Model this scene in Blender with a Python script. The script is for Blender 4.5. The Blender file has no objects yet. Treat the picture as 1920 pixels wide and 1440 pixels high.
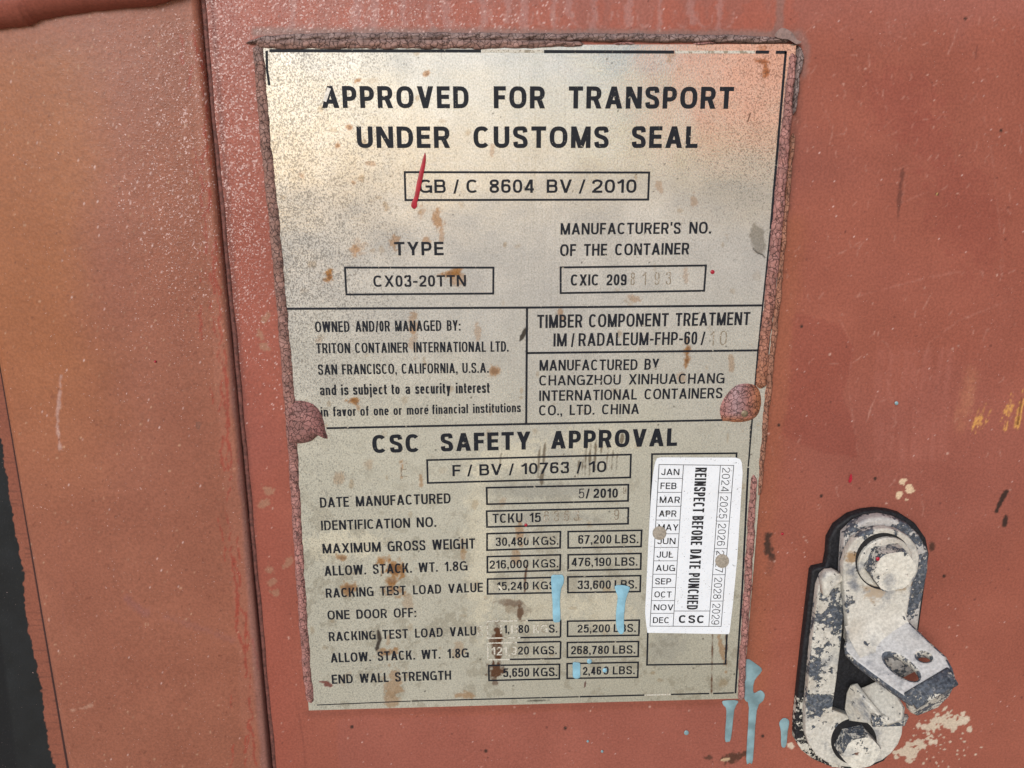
import bpy, bmesh, math, random
import numpy as np
from mathutils import Vector, Matrix

random.seed(4)
scene = bpy.context.scene
COL = scene.collection

# ------------------------------------------------------------------ camera
F = 1500.0                                        # focal length in photo pixels (1920 wide)
YAW, PITCH, ROLL = map(math.radians, (-2.42, 14.83, -0.16))
DIST = 0.38                                       # metres to the plate along the optical axis


def _rot(y, p, r):
    cy, sy, cp, sp, cr, sr = math.cos(y), math.sin(y), math.cos(p), math.sin(p), math.cos(r), math.sin(r)
    rx = np.array([[1, 0, 0], [0, cp, -sp], [0, sp, cp]])
    ry = np.array([[cy, 0, sy], [0, 1, 0], [-sy, 0, cy]])
    rz = np.array([[cr, -sr, 0], [sr, cr, 0], [0, 0, 1]])
    return rz @ rx @ ry


MR = _rot(YAW, PITCH, ROLL)
AX, AY, AN = MR[:, 0], MR[:, 1], MR[:, 2]          # wall right, wall down, into the wall (camera frame)
CEN = np.array([0, 0, DIST])


def W(px, py, h=0.0):
    """the point at height h (metres) in front of the door sheet that a reading of the photo gives"""
    d = np.array([(px - 960) / F, (py - 720) / F, 1.0])
    p = d * ((AN @ CEN - h) / (AN @ d)) - CEN
    return Vector((AX @ p, -h, -(AY @ p)))


def to_px(X, Y, Z):
    cx = AX[0] * X + AN[0] * Y - AY[0] * Z
    cy = AX[1] * X + AN[1] * Y - AY[1] * Z
    cz = AX[2] * X + AN[2] * Y - AY[2] * Z + DIST
    return cx / cz * F + 960, cy / cz * F + 720


cam = bpy.data.cameras.new('camera')
cam.sensor_width = 36.0
cam.lens = F / 1920 * 36
cam.clip_start = 0.01
cam.clip_end = 500
co = bpy.data.objects.new('camera', cam)
COL.objects.link(co)
rows = [[AX[0], -AX[1], -AX[2]], [AN[0], -AN[1], -AN[2]], [-AY[0], AY[1], AY[2]]]
m4 = Matrix(rows).to_4x4()
m4.translation = Vector((-(AX @ CEN), -(AN @ CEN), AY @ CEN))
co.matrix_world = m4
scene.camera = co

# ------------------------------------------------------------------ light
SUN_AZ, SUN_EL = math.radians(24), math.radians(24)      # behind the viewer, to the left, hazy
to_sun = Vector((-math.sin(SUN_AZ) * math.cos(SUN_EL), -math.cos(SUN_AZ) * math.cos(SUN_EL), math.sin(SUN_EL)))
world = bpy.data.worlds.new('World')
scene.world = world
world.use_nodes = True
wn = world.node_tree
sky = wn.nodes.new('ShaderNodeTexSky')
sky.sky_type = 'NISHITA'
sky.sun_disc = False
sky.sun_elevation = SUN_EL
sky.sun_rotation = math.atan2(to_sun.x, to_sun.y)
sky.air_density = 1.0
sky.dust_density = 0.8
sky.ozone_density = 1.0
bg = wn.nodes['Background']
bg.inputs['Strength'].default_value = 0.08
wn.links.new(sky.outputs[0], bg.inputs['Color'])
sl = bpy.data.lights.new('sun', 'SUN')
sl.energy = 2.2
sl.angle = math.radians(20)
sl.color = (1.0, 0.985, 0.965)
so = bpy.data.objects.new('sun', sl)
COL.objects.link(so)
so.rotation_euler = to_sun.to_track_quat('Z', 'Y').to_euler()
scene.view_settings.view_transform = 'Standard'
scene.view_settings.look = 'None'
scene.view_settings.exposure = 0.16
scene.view_settings.gamma = 1.0
scene.view_settings.use_curve_mapping = False
scene.render.engine = 'CYCLES'
scene.cycles.use_denoising = True
scene.cycles.max_bounces = 6


# ------------------------------------------------------------------ object helpers
def link(name, me, mat=None, parent=None):
    o = bpy.data.objects.new(name, me)
    COL.objects.link(o)
    if mat is not None:
        me.materials.append(mat)
    if parent is not None:
        o.parent = parent
    return o


def thing(name, label, cat, group=None):
    o = bpy.data.objects.new(name, None)
    o.empty_display_size = 0.02
    COL.objects.link(o)
    o['label'] = label
    o['category'] = cat
    if group:
        o['group'] = group
    return o


def mesh(verts, faces, smooth=False):
    me = bpy.data.meshes.new('mesh')
    me.from_pydata([tuple(v) for v in verts], [], faces)
    if smooth:
        me.polygons.foreach_set('use_smooth', [True] * len(me.polygons))
    me.update()
    return me


def grid_mesh(P, col=None, rough=None, bumpy=None, metal=None):
    """P: rows x cols x 3 array of points -> sheet facing the viewer, with per-vertex paint"""
    r, c = P.shape[:2]
    me = bpy.data.meshes.new('mesh')
    me.vertices.add(r * c)
    me.vertices.foreach_set('co', P.reshape(-1).astype(np.float32))
    i = (np.arange(r - 1)[:, None] * c + np.arange(c - 1)[None, :]).reshape(-1)
    q = np.stack([i, i + 1, i + c + 1, i + c], 1).astype(np.int32)
    n = len(q)
    me.loops.add(n * 4)
    me.loops.foreach_set('vertex_index', q.reshape(-1))
    me.polygons.add(n)
    me.polygons.foreach_set('loop_start', np.arange(0, n * 4, 4, dtype=np.int32))
    me.polygons.foreach_set('use_smooth', np.ones(n, dtype=bool))
    if col is not None:
        a = me.color_attributes.new('paint', 'FLOAT_COLOR', 'POINT')
        rgba = np.ones((r * c, 4), np.float32)
        rgba[:, :3] = col.reshape(-1, 3)
        a.data.foreach_set('color', rgba.reshape(-1))
    for nm, arr in (('rough', rough), ('bumpy', bumpy), ('metal', metal)):
        if arr is not None:
            a = me.attributes.new(nm, 'FLOAT', 'POINT')
            a.data.foreach_set('value', arr.reshape(-1).astype(np.float32))
    me.update()
    me.validate()
    return me


# ------------------------------------------------------------------ numpy noise and paint masks
def vnoise(x, y, scale, seed):
    rng = np.random.RandomState(seed)
    tab = rng.rand(256, 256).astype(np.float32)
    u, v = x / scale + 1000, y / scale + 1000
    iu, iv = np.floor(u).astype(np.int64), np.floor(v).astype(np.int64)
    fu, fv = (u - iu).astype(np.float32), (v - iv).astype(np.float32)
    fu, fv = fu * fu * (3 - 2 * fu), fv * fv * (3 - 2 * fv)
    a, b = tab[iv & 255, iu & 255], tab[iv & 255, (iu + 1) & 255]
    c, d = tab[(iv + 1) & 255, iu & 255], tab[(iv + 1) & 255, (iu + 1) & 255]
    return (a * (1 - fu) + b * fu) * (1 - fv) + (c * (1 - fu) + d * fu) * fv


def fbm(x, y, scale, seed, octs=4, gain=0.55):
    s, amp, tot = 0, 1.0, 0
    for k in range(octs):
        s = s + amp * vnoise(x, y, scale / 2 ** k, seed + k)
        tot += amp
        amp *= gain
    return s / tot


def sstep(a, b, x):
    t = np.clip((x - a) / (b - a), 0, 1)
    return t * t * (3 - 2 * t)


def rand_sp(shape, seed):
    return np.random.RandomState(seed).rand(*shape).astype(np.float32)


class Paint:
    """masks drawn on a sheet in photo-pixel units; colours are the surface's own"""

    def __init__(self, P, base):
        self.x, self.y = to_px(P[..., 0], P[..., 1], P[..., 2])
        self.col = np.empty(P.shape, np.float32)
        self.col[:] = base
        self.rough = np.full(P.shape[:2], 0.45, np.float32)
        self.bumpy = np.ones(P.shape[:2], np.float32)
        self.n = fbm(self.x, self.y, 14, 77, 3) - 0.5
        self.nf = fbm(self.x, self.y, 5, 99, 2) - 0.5

    def mix(self, m, c, rough=None):
        self.col += (np.array(c, np.float32) - self.col) * m[..., None]
        if rough is not None:
            self.rough += (rough - self.rough) * m

    def mul(self, m):
        self.col *= m[..., None]

    def box(self, x0, y0, x1, y1):
        return np.nonzero((self.x > x0) & (self.x < x1) & (self.y > y0) & (self.y < y1))

    def blob(self, x, y, rx, ry, c, a=1.0, ang=0.0, edge=0.35, ns=1.2, rough=None, hard=False):
        R = max(rx, ry) * 1.9 + 4
        ii = self.box(x - R, y - R, x + R, y + R)
        if not len(ii[0]):
            return
        dx, dy = self.x[ii] - x, self.y[ii] - y
        ca, sa = math.cos(ang), math.sin(ang)
        u, v = (dx * ca + dy * sa) / rx, (-dx * sa + dy * ca) / ry
        d = np.sqrt(u * u + v * v) + (self.n[ii] + 0.6 * self.nf[ii]) * ns
        m = (1 - sstep(1 - edge, 1 + edge, d)) * a
        self.col[ii] += (np.array(c, np.float32) - self.col[ii]) * m[:, None]
        if rough is not None:
            self.rough[ii] += (rough - self.rough[ii]) * m

    def line(self, pts, w, c, a=1.0, soft=1.0, ns=0.0, taper=False, rough=None):
        xs, ys = [p[0] for p in pts], [p[1] for p in pts]
        R = w + soft + 4
        ii = self.box(min(xs) - R, min(ys) - R, max(xs) + R, max(ys) + R)
        if not len(ii[0]):
            return
        X, Y = self.x[ii], self.y[ii]
        best = np.full(X.shape, 1e9)
        n = len(pts) - 1
        for k in range(n):
            (x0, y0), (x1, y1) = pts[k], pts[k + 1]
            L2 = max((x1 - x0) ** 2 + (y1 - y0) ** 2, 1e-6)
            t = np.clip(((X - x0) * (x1 - x0) + (Y - y0) * (y1 - y0)) / L2, 0, 1)
            d = np.hypot(X - x0 - t * (x1 - x0), Y - y0 - t * (y1 - y0))
            ww = w / 2
            if taper:
                g = (k + t) / n
                ww = w / 2 * np.sqrt(np.clip(4 * g * (1 - g), 0.02, 1))
            best = np.minimum(best, d - ww)
        best = best + (self.n[ii] + self.nf[ii]) * ns
        m = (1 - sstep(-soft, soft, best)) * a
        self.col[ii] += (np.array(c, np.float32) - self.col[ii]) * m[:, None]
        if rough is not None:
            self.rough[ii] += (rough - self.rough[ii]) * m

    def poly(self, pts, c, a=1.0, soft=2.0, ns=0.0):
        xs, ys = [p[0] for p in pts], [p[1] for p in pts]
        R = soft + 12
        ii = self.box(min(xs) - R, min(ys) - R, max(xs) + R, max(ys) + R)
        if not len(ii[0]):
            return
        X, Y = self.x[ii] + self.n[ii] * ns, self.y[ii] + self.nf[ii] * ns
        ins = np.zeros(X.shape, bool)
        best = np.full(X.shape, 1e9)
        n = len(pts)
        for k in range(n):
            (x0, y0), (x1, y1) = pts[k], pts[(k + 1) % n]
            if y0 != y1:
                cr = ((y0 > Y) != (y1 > Y)) & (X < (x1 - x0) * (Y - y0) / (y1 - y0) + x0)
                ins ^= cr
            L2 = max((x1 - x0) ** 2 + (y1 - y0) ** 2, 1e-6)
            t = np.clip(((X - x0) * (x1 - x0) + (Y - y0) * (y1 - y0)) / L2, 0, 1)
            best = np.minimum(best, np.hypot(X - x0 - t * (x1 - x0), Y - y0 - t * (y1 - y0)))
        sd = np.where(ins, -best, best)
        m = (1 - sstep(-soft, soft, sd)) * a
        self.col[ii] += (np.array(c, np.float32) - self.col[ii]) * m[:, None]


# ------------------------------------------------------------------ materials
def mat_new(name):
    m = bpy.data.materials.new(name)
    m.use_nodes = True
    nt = m.node_tree
    return m, nt, nt.nodes['Principled BSDF']


def nd(nt, typ, **kw):
    n = nt.nodes.new(typ)
    for k, v in kw.items():
        setattr(n, k, v)
    return n


def pos_noise(nt, scale, detail=3, rough=0.55, offset=(0, 0, 0), stretch=(1, 1, 1)):
    g = nd(nt, 'ShaderNodeNewGeometry')
    mp = nd(nt, 'ShaderNodeMapping')
    mp.inputs['Location'].default_value = offset
    mp.inputs['Scale'].default_value = stretch
    n = nd(nt, 'ShaderNodeTexNoise')
    n.inputs['Scale'].default_value = scale
    n.inputs['Detail'].default_value = detail
    n.inputs['Roughness'].default_value = rough
    nt.links.new(g.outputs['Position'], mp.inputs['Vector'])
    nt.links.new(mp.outputs[0], n.inputs['Vector'])
    return n


def ramp(nt, sock, a, b, lo=0.0, hi=1.0):
    n = nd(nt, 'ShaderNodeMapRange', interpolation_type='SMOOTHSTEP')
    n.inputs['From Min'].default_value = a
    n.inputs['From Max'].default_value = b
    n.inputs['To Min'].default_value = lo
    n.inputs['To Max'].default_value = hi
    nt.links.new(sock, n.inputs['Value'])
    return n.outputs[0]


def mixc(nt, fac, a, b, blend='MIX'):
    n = nd(nt, 'ShaderNodeMix', data_type='RGBA', blend_type=blend)
    for s, v in ((n.inputs[0], fac), (n.inputs[6], a), (n.inputs[7], b)):
        if hasattr(v, 'links'):
            nt.links.new(v, s)
        elif isinstance(v, (int, float)):
            s.default_value = v
        else:
            s.default_value = (*v, 1)
    return n.outputs[2]


def math_n(nt, op, a, b=None):
    n = nd(nt, 'ShaderNodeMath', operation=op)
    for s, v in ((n.inputs[0], a), (n.inputs[1], b)):
        if v is None:
            continue
        if hasattr(v, 'links'):
            nt.links.new(v, s)
        else:
            s.default_value = v
    return n.outputs[0]


def bump(nt, height, dist, strength=1.0, normal=None):
    b = nd(nt, 'ShaderNodeBump')
    b.inputs['Distance'].default_value = dist
    if hasattr(strength, 'links'):
        nt.links.new(strength, b.inputs['Strength'])
    else:
        b.inputs['Strength'].default_value = strength
    nt.links.new(height, b.inputs['Height'])
    if normal is not None:
        nt.links.new(normal, b.inputs['Normal'])
    return b.outputs[0]


def attr(nt, name):
    n = nd(nt, 'ShaderNodeAttribute')
    n.attribute_name = name
    return n


def painted_steel():
    """red oxide paint; the sheet carries its colours, the film has orange peel and pin-head grit"""
    m, nt, b = mat_new('red_oxide_paint')
    a = attr(nt, 'paint').outputs['Color']
    fine = pos_noise(nt, 900, 3)
    big = pos_noise(nt, 22, 4)
    c = mixc(nt, 1.0, a, mixc(nt, ramp(nt, fine.outputs['Fac'], .3, .7), (.86, .85, .84), (1.12, 1.12, 1.12)), 'MULTIPLY')
    c = mixc(nt, 1.0, c, mixc(nt, ramp(nt, big.outputs['Fac'], .3, .7), (.93, .90, .90), (1.05, 1.06, 1.06)), 'MULTIPLY')
    dn = attr(nt, 'bumpy').outputs['Fac']
    gn = pos_noise(nt, 1250, 1, .5, (4, 4, 4))
    gc = pos_noise(nt, 190, 3, .6, (1, 4, 2))
    gk = math_n(nt, 'ADD', gn.outputs['Fac'], math_n(nt, 'ADD', math_n(nt, 'MULTIPLY', dn, .34), math_n(nt, 'MULTIPLY', gc.outputs['Fac'], .16)))
    c = mixc(nt, math_n(nt, 'MULTIPLY', ramp(nt, gk, .86, .95), .85), c, (.66, .45, .42))  # pale specks: glints off the grain, set in the base colour
    nt.links.new(c, b.inputs['Base Color'])
    nt.links.new(attr(nt, 'rough').outputs['Fac'], b.inputs['Roughness'])
    b.inputs['Specular IOR Level'].default_value = 0.38
    grit = pos_noise(nt, 1000, 2, .6)
    peel = pos_noise(nt, 210, 2)
    n1 = bump(nt, peel.outputs['Fac'], 0.0006, 0.25)
    g = ramp(nt, grit.outputs['Fac'], .52, .78)
    n2 = bump(nt, g, 0.0008, math_n(nt, 'MULTIPLY', attr(nt, 'bumpy').outputs['Fac'], 0.5), n1)
    nt.links.new(n2, b.inputs['Normal'])
    return m


def plate_metal():
    m, nt, b = mat_new('weathered_stainless')
    a = attr(nt, 'paint').outputs['Color']
    fine = pos_noise(nt, 1500, 2, .6, stretch=(1, 1, .8))
    c = mixc(nt, 1.0, a, mixc(nt, ramp(nt, fine.outputs['Fac'], .3, .7), (.84, .84, .84), (1.12, 1.12, 1.12)), 'MULTIPLY')
    pit = pos_noise(nt, 1650, 2, .5, stretch=(1, 1, .8))
    pit.inputs['Distortion'].default_value = .6
    d = attr(nt, 'bumpy').outputs['Fac']
    kp = ramp(nt, math_n(nt, 'ADD', pit.outputs['Fac'], math_n(nt, 'MULTIPLY', d, .115)), .63, .70)
    kp = math_n(nt, 'MULTIPLY', kp, math_n(nt, 'ADD', math_n(nt, 'MULTIPLY', d, .36), .20))
    c = mixc(nt, kp, c, (.17, .155, .145))
    nt.links.new(c, b.inputs['Base Color'])
    nt.links.new(attr(nt, 'metal').outputs['Fac'], b.inputs['Metallic'])
    nt.links.new(attr(nt, 'rough').outputs['Fac'], b.inputs['Roughness'])
    wav = pos_noise(nt, 26, 2)
    nrm = bump(nt, wav.outputs['Fac'], 0.0016, 0.35)
    n2 = bump(nt, fine.outputs['Fac'], 0.0003, 0.12, nrm)
    nt.links.new(n2, b.inputs['Normal'])
    return m


def ink(name, col, fleck=0.68, fleck_col=(.36, .33, .27), rough=.6):
    m, nt, b = mat_new(name)
    n = pos_noise(nt, 1300, 2, .6)
    n2 = pos_noise(nt, 260, 3, .6, (3, 1, 2))
    f = math_n(nt, 'MAXIMUM', ramp(nt, n.outputs['Fac'], fleck, fleck + .04), ramp(nt, n2.outputs['Fac'], fleck + .01, fleck + .04))
    c = mixc(nt, f, col, fleck_col)
    nt.links.new(c, b.inputs['Base Color'])
    b.inputs['Roughness'].default_value = rough
    b.inputs['Specular IOR Level'].default_value = .2
    return m


def sealant_mat():
    """old caulk, crazed like alligator skin"""
    m, nt, b = mat_new('crazed_sealant')
    a = attr(nt, 'paint').outputs['Color']
    g = nd(nt, 'ShaderNodeNewGeometry')
    wob = pos_noise(nt, 300, 2)
    add = nd(nt, 'ShaderNodeVectorMath', operation='MULTIPLY_ADD')
    nt.links.new(wob.outputs['Color'], add.inputs[0])
    add.inputs[1].default_value = (.0035, .0035, .0035)
    nt.links.new(g.outputs['Position'], add.inputs[2])
    v = nd(nt, 'ShaderNodeTexVoronoi', feature='DISTANCE_TO_EDGE')
    v.inputs['Scale'].default_value = 430
    v.inputs['Randomness'].default_value = 1.0
    nt.links.new(add.outputs[0], v.inputs['Vector'])
    v2 = nd(nt, 'ShaderNodeTexVoronoi', feature='DISTANCE_TO_EDGE')
    v2.inputs['Scale'].default_value = 820
    nt.links.new(add.outputs[0], v2.inputs['Vector'])
    k1 = ramp(nt, v.outputs['Distance'], .01, .085, .05, 1)
    k2 = ramp(nt, v2.outputs['Distance'], .0, .06, .72, 1)
    k = math_n(nt, 'MULTIPLY', k1, k2)
    bl = pos_noise(nt, 240, 3)
    body = mixc(nt, 1.0, a, mixc(nt, ramp(nt, bl.outputs['Fac'], .3, .7), (.75, .75, .75), (1.2, 1.2, 1.2)), 'MULTIPLY')
    c = mixc(nt, k, mixc(nt, 1.0, body, (.20, .16, .15), 'MULTIPLY'), body)
    nt.links.new(c, b.inputs['Base Color'])
    b.inputs['Roughness'].default_value = .6
    nt.links.new(bump(nt, k, 0.0007, 0.55), b.inputs['Normal'])
    return m


def chipped(name, bias, white=(.60, .575, .52), under=(.050, .058, .072), scale=95, off=(0, 0, 0), dirt=.5, smear=.75, zones=(), scuff=.55, rust=()):
    """thick off-white paint flaking off blue-grey metal"""
    m, nt, b = mat_new(name)
    n = pos_noise(nt, scale, 6, .62, off)
    nf = pos_noise(nt, scale * 4.5, 5, .65, off)
    ns = math_n(nt, 'ADD', math_n(nt, 'MULTIPLY', n.outputs['Fac'], .60), math_n(nt, 'MULTIPLY', nf.outputs['Fac'], .40))
    for px, py, hz_, rad, dlt in zones:               # spots where more (or less) of the paint has gone
        g = nd(nt, 'ShaderNodeNewGeometry')
        dn = nd(nt, 'ShaderNodeVectorMath', operation='DISTANCE')
        nt.links.new(g.outputs['Position'], dn.inputs[0])
        dn.inputs[1].default_value = W(px, py, hz_)
        ns = math_n(nt, 'ADD', ns, ramp(nt, dn.outputs['Value'], rad * .3, rad, dlt, 0))
    k = ramp(nt, ns, bias - .012, bias + .012)
    st = pos_noise(nt, 60, 4, .6, (5, 2, 1))
    gr = pos_noise(nt, 700, 3, .6)
    w = mixc(nt, ramp(nt, st.outputs['Fac'], .45, .75, 0, dirt), white, (.36, .31, .245))
    sm = pos_noise(nt, 85, 5, .65, (1, 7, 3))
    w = mixc(nt, ramp(nt, sm.outputs['Fac'], .50, .72, 0, smear), w, (.20, .21, .235))
    w = mixc(nt, 1.0, w, mixc(nt, ramp(nt, gr.outputs['Fac'], .3, .7), (.8, .8, .8), (1.1, 1.1, 1.1)), 'MULTIPLY')
    u = mixc(nt, ramp(nt, gr.outputs['Fac'], .35, .7), under, tuple(min(1, x * 2.4) for x in under))
    sc_ = pos_noise(nt, 520, 5, .7, (8, 1, 3))
    u = mixc(nt, ramp(nt, sc_.outputs['Fac'], .55, .66, 0, scuff), u, (.36, .35, .34))
    c = mixc(nt, k, u, w)
    for px, py, hz_, rad, rc in rust:
        g = nd(nt, 'ShaderNodeNewGeometry')
        dn = nd(nt, 'ShaderNodeVectorMath', operation='DISTANCE')
        nt.links.new(g.outputs['Position'], dn.inputs[0])
        dn.inputs[1].default_value = W(px, py, hz_)
        rk = math_n(nt, 'ADD', math_n(nt, 'DIVIDE', dn.outputs['Value'], rad), math_n(nt, 'MULTIPLY', nf.outputs['Fac'], 1.6))
        c = mixc(nt, ramp(nt, rk, 1.1, 1.5, .9, 0), c, rc)
    nt.links.new(c, b.inputs['Base Color'])
    b.inputs['Roughness'].default_value = .65
    b.inputs['Specular IOR Level'].default_value = .3
    n1 = bump(nt, k, 0.0006, 0.9)
    nt.links.new(bump(nt, st.outputs['Fac'], 0.0016, .5, n1), b.inputs['Normal'])
    return m


def plain(name, col, rough=.5, var=.2, scale=300, metal=0.0, bmp=0.0):
    m, nt, b = mat_new(name)
    n = pos_noise(nt, scale, 3)
    lo, hi = tuple(x * (1 - var) for x in col), tuple(min(1, x * (1 + var)) for x in col)
    nt.links.new(mixc(nt, ramp(nt, n.outputs['Fac'], .3, .7), lo, hi), b.inputs['Base Color'])
    b.inputs['Roughness'].default_value = rough
    b.inputs['Metallic'].default_value = metal
    if bmp:
        nt.links.new(bump(nt, n.outputs['Fac'], bmp, .6), b.inputs['Normal'])
    return m


M_WALL = painted_steel()
M_PLATE = plate_metal()
M_INK = ink('black_ink', (.012, .014, .020))
M_STAMP = ink('stamped_metal', (.235, .195, .145), .56, (.52, .47, .40))
M_WORN = ink('worn_print', (.60, .57, .50), .56, (.30, .26, .20))
M_SEAL = sealant_mat()
M_BLUE = plain('light_blue_paint', (.24, .46, .58), .36, .16, 170, bmp=.0006)
M_TEAL = plain('dulled_blue_paint', (.20, .315, .35), .36, .25, 120, bmp=.0006)
M_RED = plain('red_marker_paint', (.36, .012, .03), .3, .15, 400)
M_STICK = ink('speckled_white_film', (.78, .81, .86), .672, (.33, .33, .33), .4)
_nt = M_STICK.node_tree
_nt.links.new(bump(_nt, pos_noise(_nt, 55, 3).outputs['Fac'], .004, .35), _nt.nodes['Principled BSDF'].inputs['Roughness'].node.inputs['Normal'])
M_STICK_INK = ink('sticker_print', (.022, .022, .026), .78, (.6, .6, .6))
M_STICK_LINE = plain('sticker_rule', (.10, .10, .11), .5)
M_PLUG = plain('grey_plug', (.33, .29, .24), .6, .25, 900)
M_GAP_SHADE = plain('gap_shade', (.010, .010, .012), .45, .4, 900)  # near-black for the painted shade under the bolts

# ------------------------------------------------------------------ container: door sheet, side stile, gasket, ledge
container = thing('shipping_container', 'weathered red oxide steel container door that carries the metal data plate', 'container')


def specks(pt, dens, p1, p0, seed):
    """pale specks put into the colour for the glints on the grainy paint"""
    rng = np.random.RandomState(seed)
    cl = sstep(.38, .72, fbm(pt.x, pt.y, 22, seed, 3))
    pr = p0 + p1 * dens * (.25 + 1.1 * cl)
    hit = (rng.rand(*pt.x.shape) < pr).astype(np.float32) * (.15 + .75 * rng.rand(*pt.x.shape).astype(np.float32)) 
    pt.mix(hit, (.70, .50, .47), .25)


RED = (.302, .093, .062)


def sheet_axes(lo, hi, step, far_lo, far_hi):
    a = np.arange(lo, hi, step)
    return np.concatenate([np.linspace(far_lo, lo, 12)[:-1], a, np.linspace(hi, far_hi, 12)])


xs = sheet_axes(W(380, 0).x - .004, W(1960, 1440).x + .004, .00062, W(380, 0).x - .02, .62)
zs = sheet_axes(W(900, 1470).z, W(900, -30).z, .00062, -.55, .48)
GX, GZ = np.meshgrid(xs, zs)
HH = .0007 * (fbm(GX, GZ, .11, 5, 2) - .5)
P = np.stack([GX, -HH, GZ], -1)
pt = Paint(P, RED)
x, y = pt.x, pt.y
nL = fbm(x, y, 260, 11, 4) - .5
nM = fbm(x, y, 60, 21, 4) - .5
pt.mul(1 + nL * .18 + nM * .14)
# broad cloudy patches of browner, older paint
pt.mix(sstep(.05, .25, fbm(x, y, 420, 17, 3) - .5) * .4, (.245, .082, .066))
pt.mix((1 - sstep(0, 110, y + nM * 120)) * .5, (.34, .125, .10))
pt.mix(sstep(505, 470, x - y * .067) * .0 + (1 - sstep(500, 600, x)) * .35, (.33, .075, .052))
# pale run marks in the strip over the plate
for k in range(26):
    x0 = 470 + k * 40 + random.uniform(-14, 14)
    pt.blob(x0, random.uniform(20, 52), random.uniform(12, 26), random.uniform(24, 46), (.36, .10, .065), .55, ns=.7, edge=.15)
for x0, ww, yb in ((552, 14, 55), (672, 16, 60), (703, 14, 60), (758, 10, 45), (805, 8, 58), (838, 16, 50), (905, 12, 56), (950, 8, 40), (985, 16, 50), (1040, 9, 56), (1068, 12, 40), (1112, 10, 54), (1182, 14, 44), (1240, 9, 55), (1296, 14, 40), (1352, 10, 52)):
    pt.line([(x0, -30), (x0 + random.uniform(-4, 4), yb * .5), (x0 + random.uniform(-8, 8), yb)], ww, (.37, .185, .165), .62, 3, 9)
for k in range(22):
    x0 = 560 + k * 38 + random.uniform(-9, 9)
    pts = [(x0 - 16, 20), (x0 - 12, 44), (x0, 52), (x0 + 12, 44), (x0 + 15, 22)]
    pt.line(pts, 2, (.42, .22, .19), .5, 1.4, 6)
pt.line([(480, 60), (900, 62), (1490, 66)], 16, (.24, .15, .13), .8, 6, 6)
pt.line([(1463, -10), (1462, 40), (1456, 62)], 16, (.25, .13, .11), .8, 3, 4)
pt.line([(1500, 60), (1512, 90), (1506, 140)], 14, (.26, .14, .12), .7, 5, 6)
# darker brown strip along the seam
pt.line([(397, 0), (508, 1440)], 9, (.16, .05, .04), .75, 7, 4)
# dirty halo beside the right-hand bead
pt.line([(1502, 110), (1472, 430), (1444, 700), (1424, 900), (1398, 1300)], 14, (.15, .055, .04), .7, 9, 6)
pt.line([(1485, 430), (1456, 700), (1436, 900), (1410, 1300)], 50, (.30, .10, .05), .5, 20, 10)
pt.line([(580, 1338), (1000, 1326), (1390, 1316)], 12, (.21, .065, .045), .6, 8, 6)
# darker reddish patches of touched-up paint
pt.poly([(1492, 585), (1575, 610), (1602, 655), (1596, 700), (1580, 740), (1606, 815), (1610, 858), (1545, 850), (1462, 815), (1478, 765), (1483, 660)], (.245, .062, .044), .5, 4, 10)
pt.blob(1690, 190, 70, 60, (.25, .062, .045), .5, .4, .5)
pt.blob(1810, 400, 60, 110, (.245, .062, .045), .5, -.4, .5)
pt.blob(1740, 260, 50, 40, (.25, .062, .045), .4, .4, .5)
pt.poly([(630, 1352), (690, 1340), (720, 1348), (1390, 1322), (1390, 1460), (640, 1460)], (.30, .098, .075), .5, 3, 10)
pt.line([(560, 1338), (570, 1400), (574, 1460)], 3, (.18, .05, .035), .5, 2, 3)
# scratches and scuffs
for k in range(230):
    x0, y0 = random.uniform(1440, 1920), random.betavariate(1, 1.6) * 1000
    a = random.gauss(1.9, .55)
    L = random.uniform(5, 22) if random.random() < .93 else random.uniform(25, 60)
    mx, my = x0 + math.cos(a) * L / 2 + random.uniform(-4, 4), y0 + math.sin(a) * L / 2
    pt.line([(x0, y0), (mx, my), (x0 + math.cos(a) * L, y0 + math.sin(a) * L)], random.uniform(.8, 1.8), (.48, .25, .20), random.uniform(.2, .6), 1.1, 2.5, True)
for k in range(650):
    x0, y0 = random.uniform(400, 1920), random.uniform(0, 1440)
    c = (.10, .03, .025) if random.random() < .55 else (.55, .34, .28)
    r = random.uniform(.9, 2.1)
    pt.blob(x0, y0, r, r, c, random.uniform(.4, .9), ns=.3)
for pts in ([(1845, 220), (1862, 300), (1872, 400), (1882, 500)], [(1700, 330), (1690, 380), (1740, 360)], [(1590, 560), (1740, 520), (1800, 510)],
            [(1575, 600), (1600, 650), (1590, 720), (1610, 860)], [(1660, 700), (1680, 780), (1668, 850)], [(1720, 700), (1745, 640), (1800, 600), (1900, 560)]):
    pt.line(pts, 1.4, (.42, .18, .14), .35, 1.6, 5)
for k in range(16):
    x0 = 1640 + k * 9
    pt.line([(x0 + random.uniform(0, 20), 660), (x0, 760), (x0 + random.uniform(-14, 6), 860)], 6, (.36, .13, .10), .3, 6, 6)
BLK, RUST = (.030, .017, .014), (.12, .045, .02)
pt.line([(1693, 316), (1686, 370), (1683, 415)], 7, (.12, .04, .03), .75, 2, 5, True)
pt.line([(1832, 85), (1829, 112)], 3.5, (.15, .045, .035), .7, 1.5, 1, True)
pt.line([(1441, 1002), (1439, 1025), (1446, 1045)], 12, (.045, .024, .018), .95, 3, 9)
pt.line([(1446, 1045), (1443, 1080)], 14, (.17, .06, .04), .5, 6, 8, True)
pt.blob(1747, 1024, 6, 9, (.07, .03, .02), .95)
pt.line([(1886, 922), (1868, 958)], 9, BLK, .95, 1.5, 4)
pt.line([(1886, 970), (1883, 984)], 8, BLK, .95, 2, 4)
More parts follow.
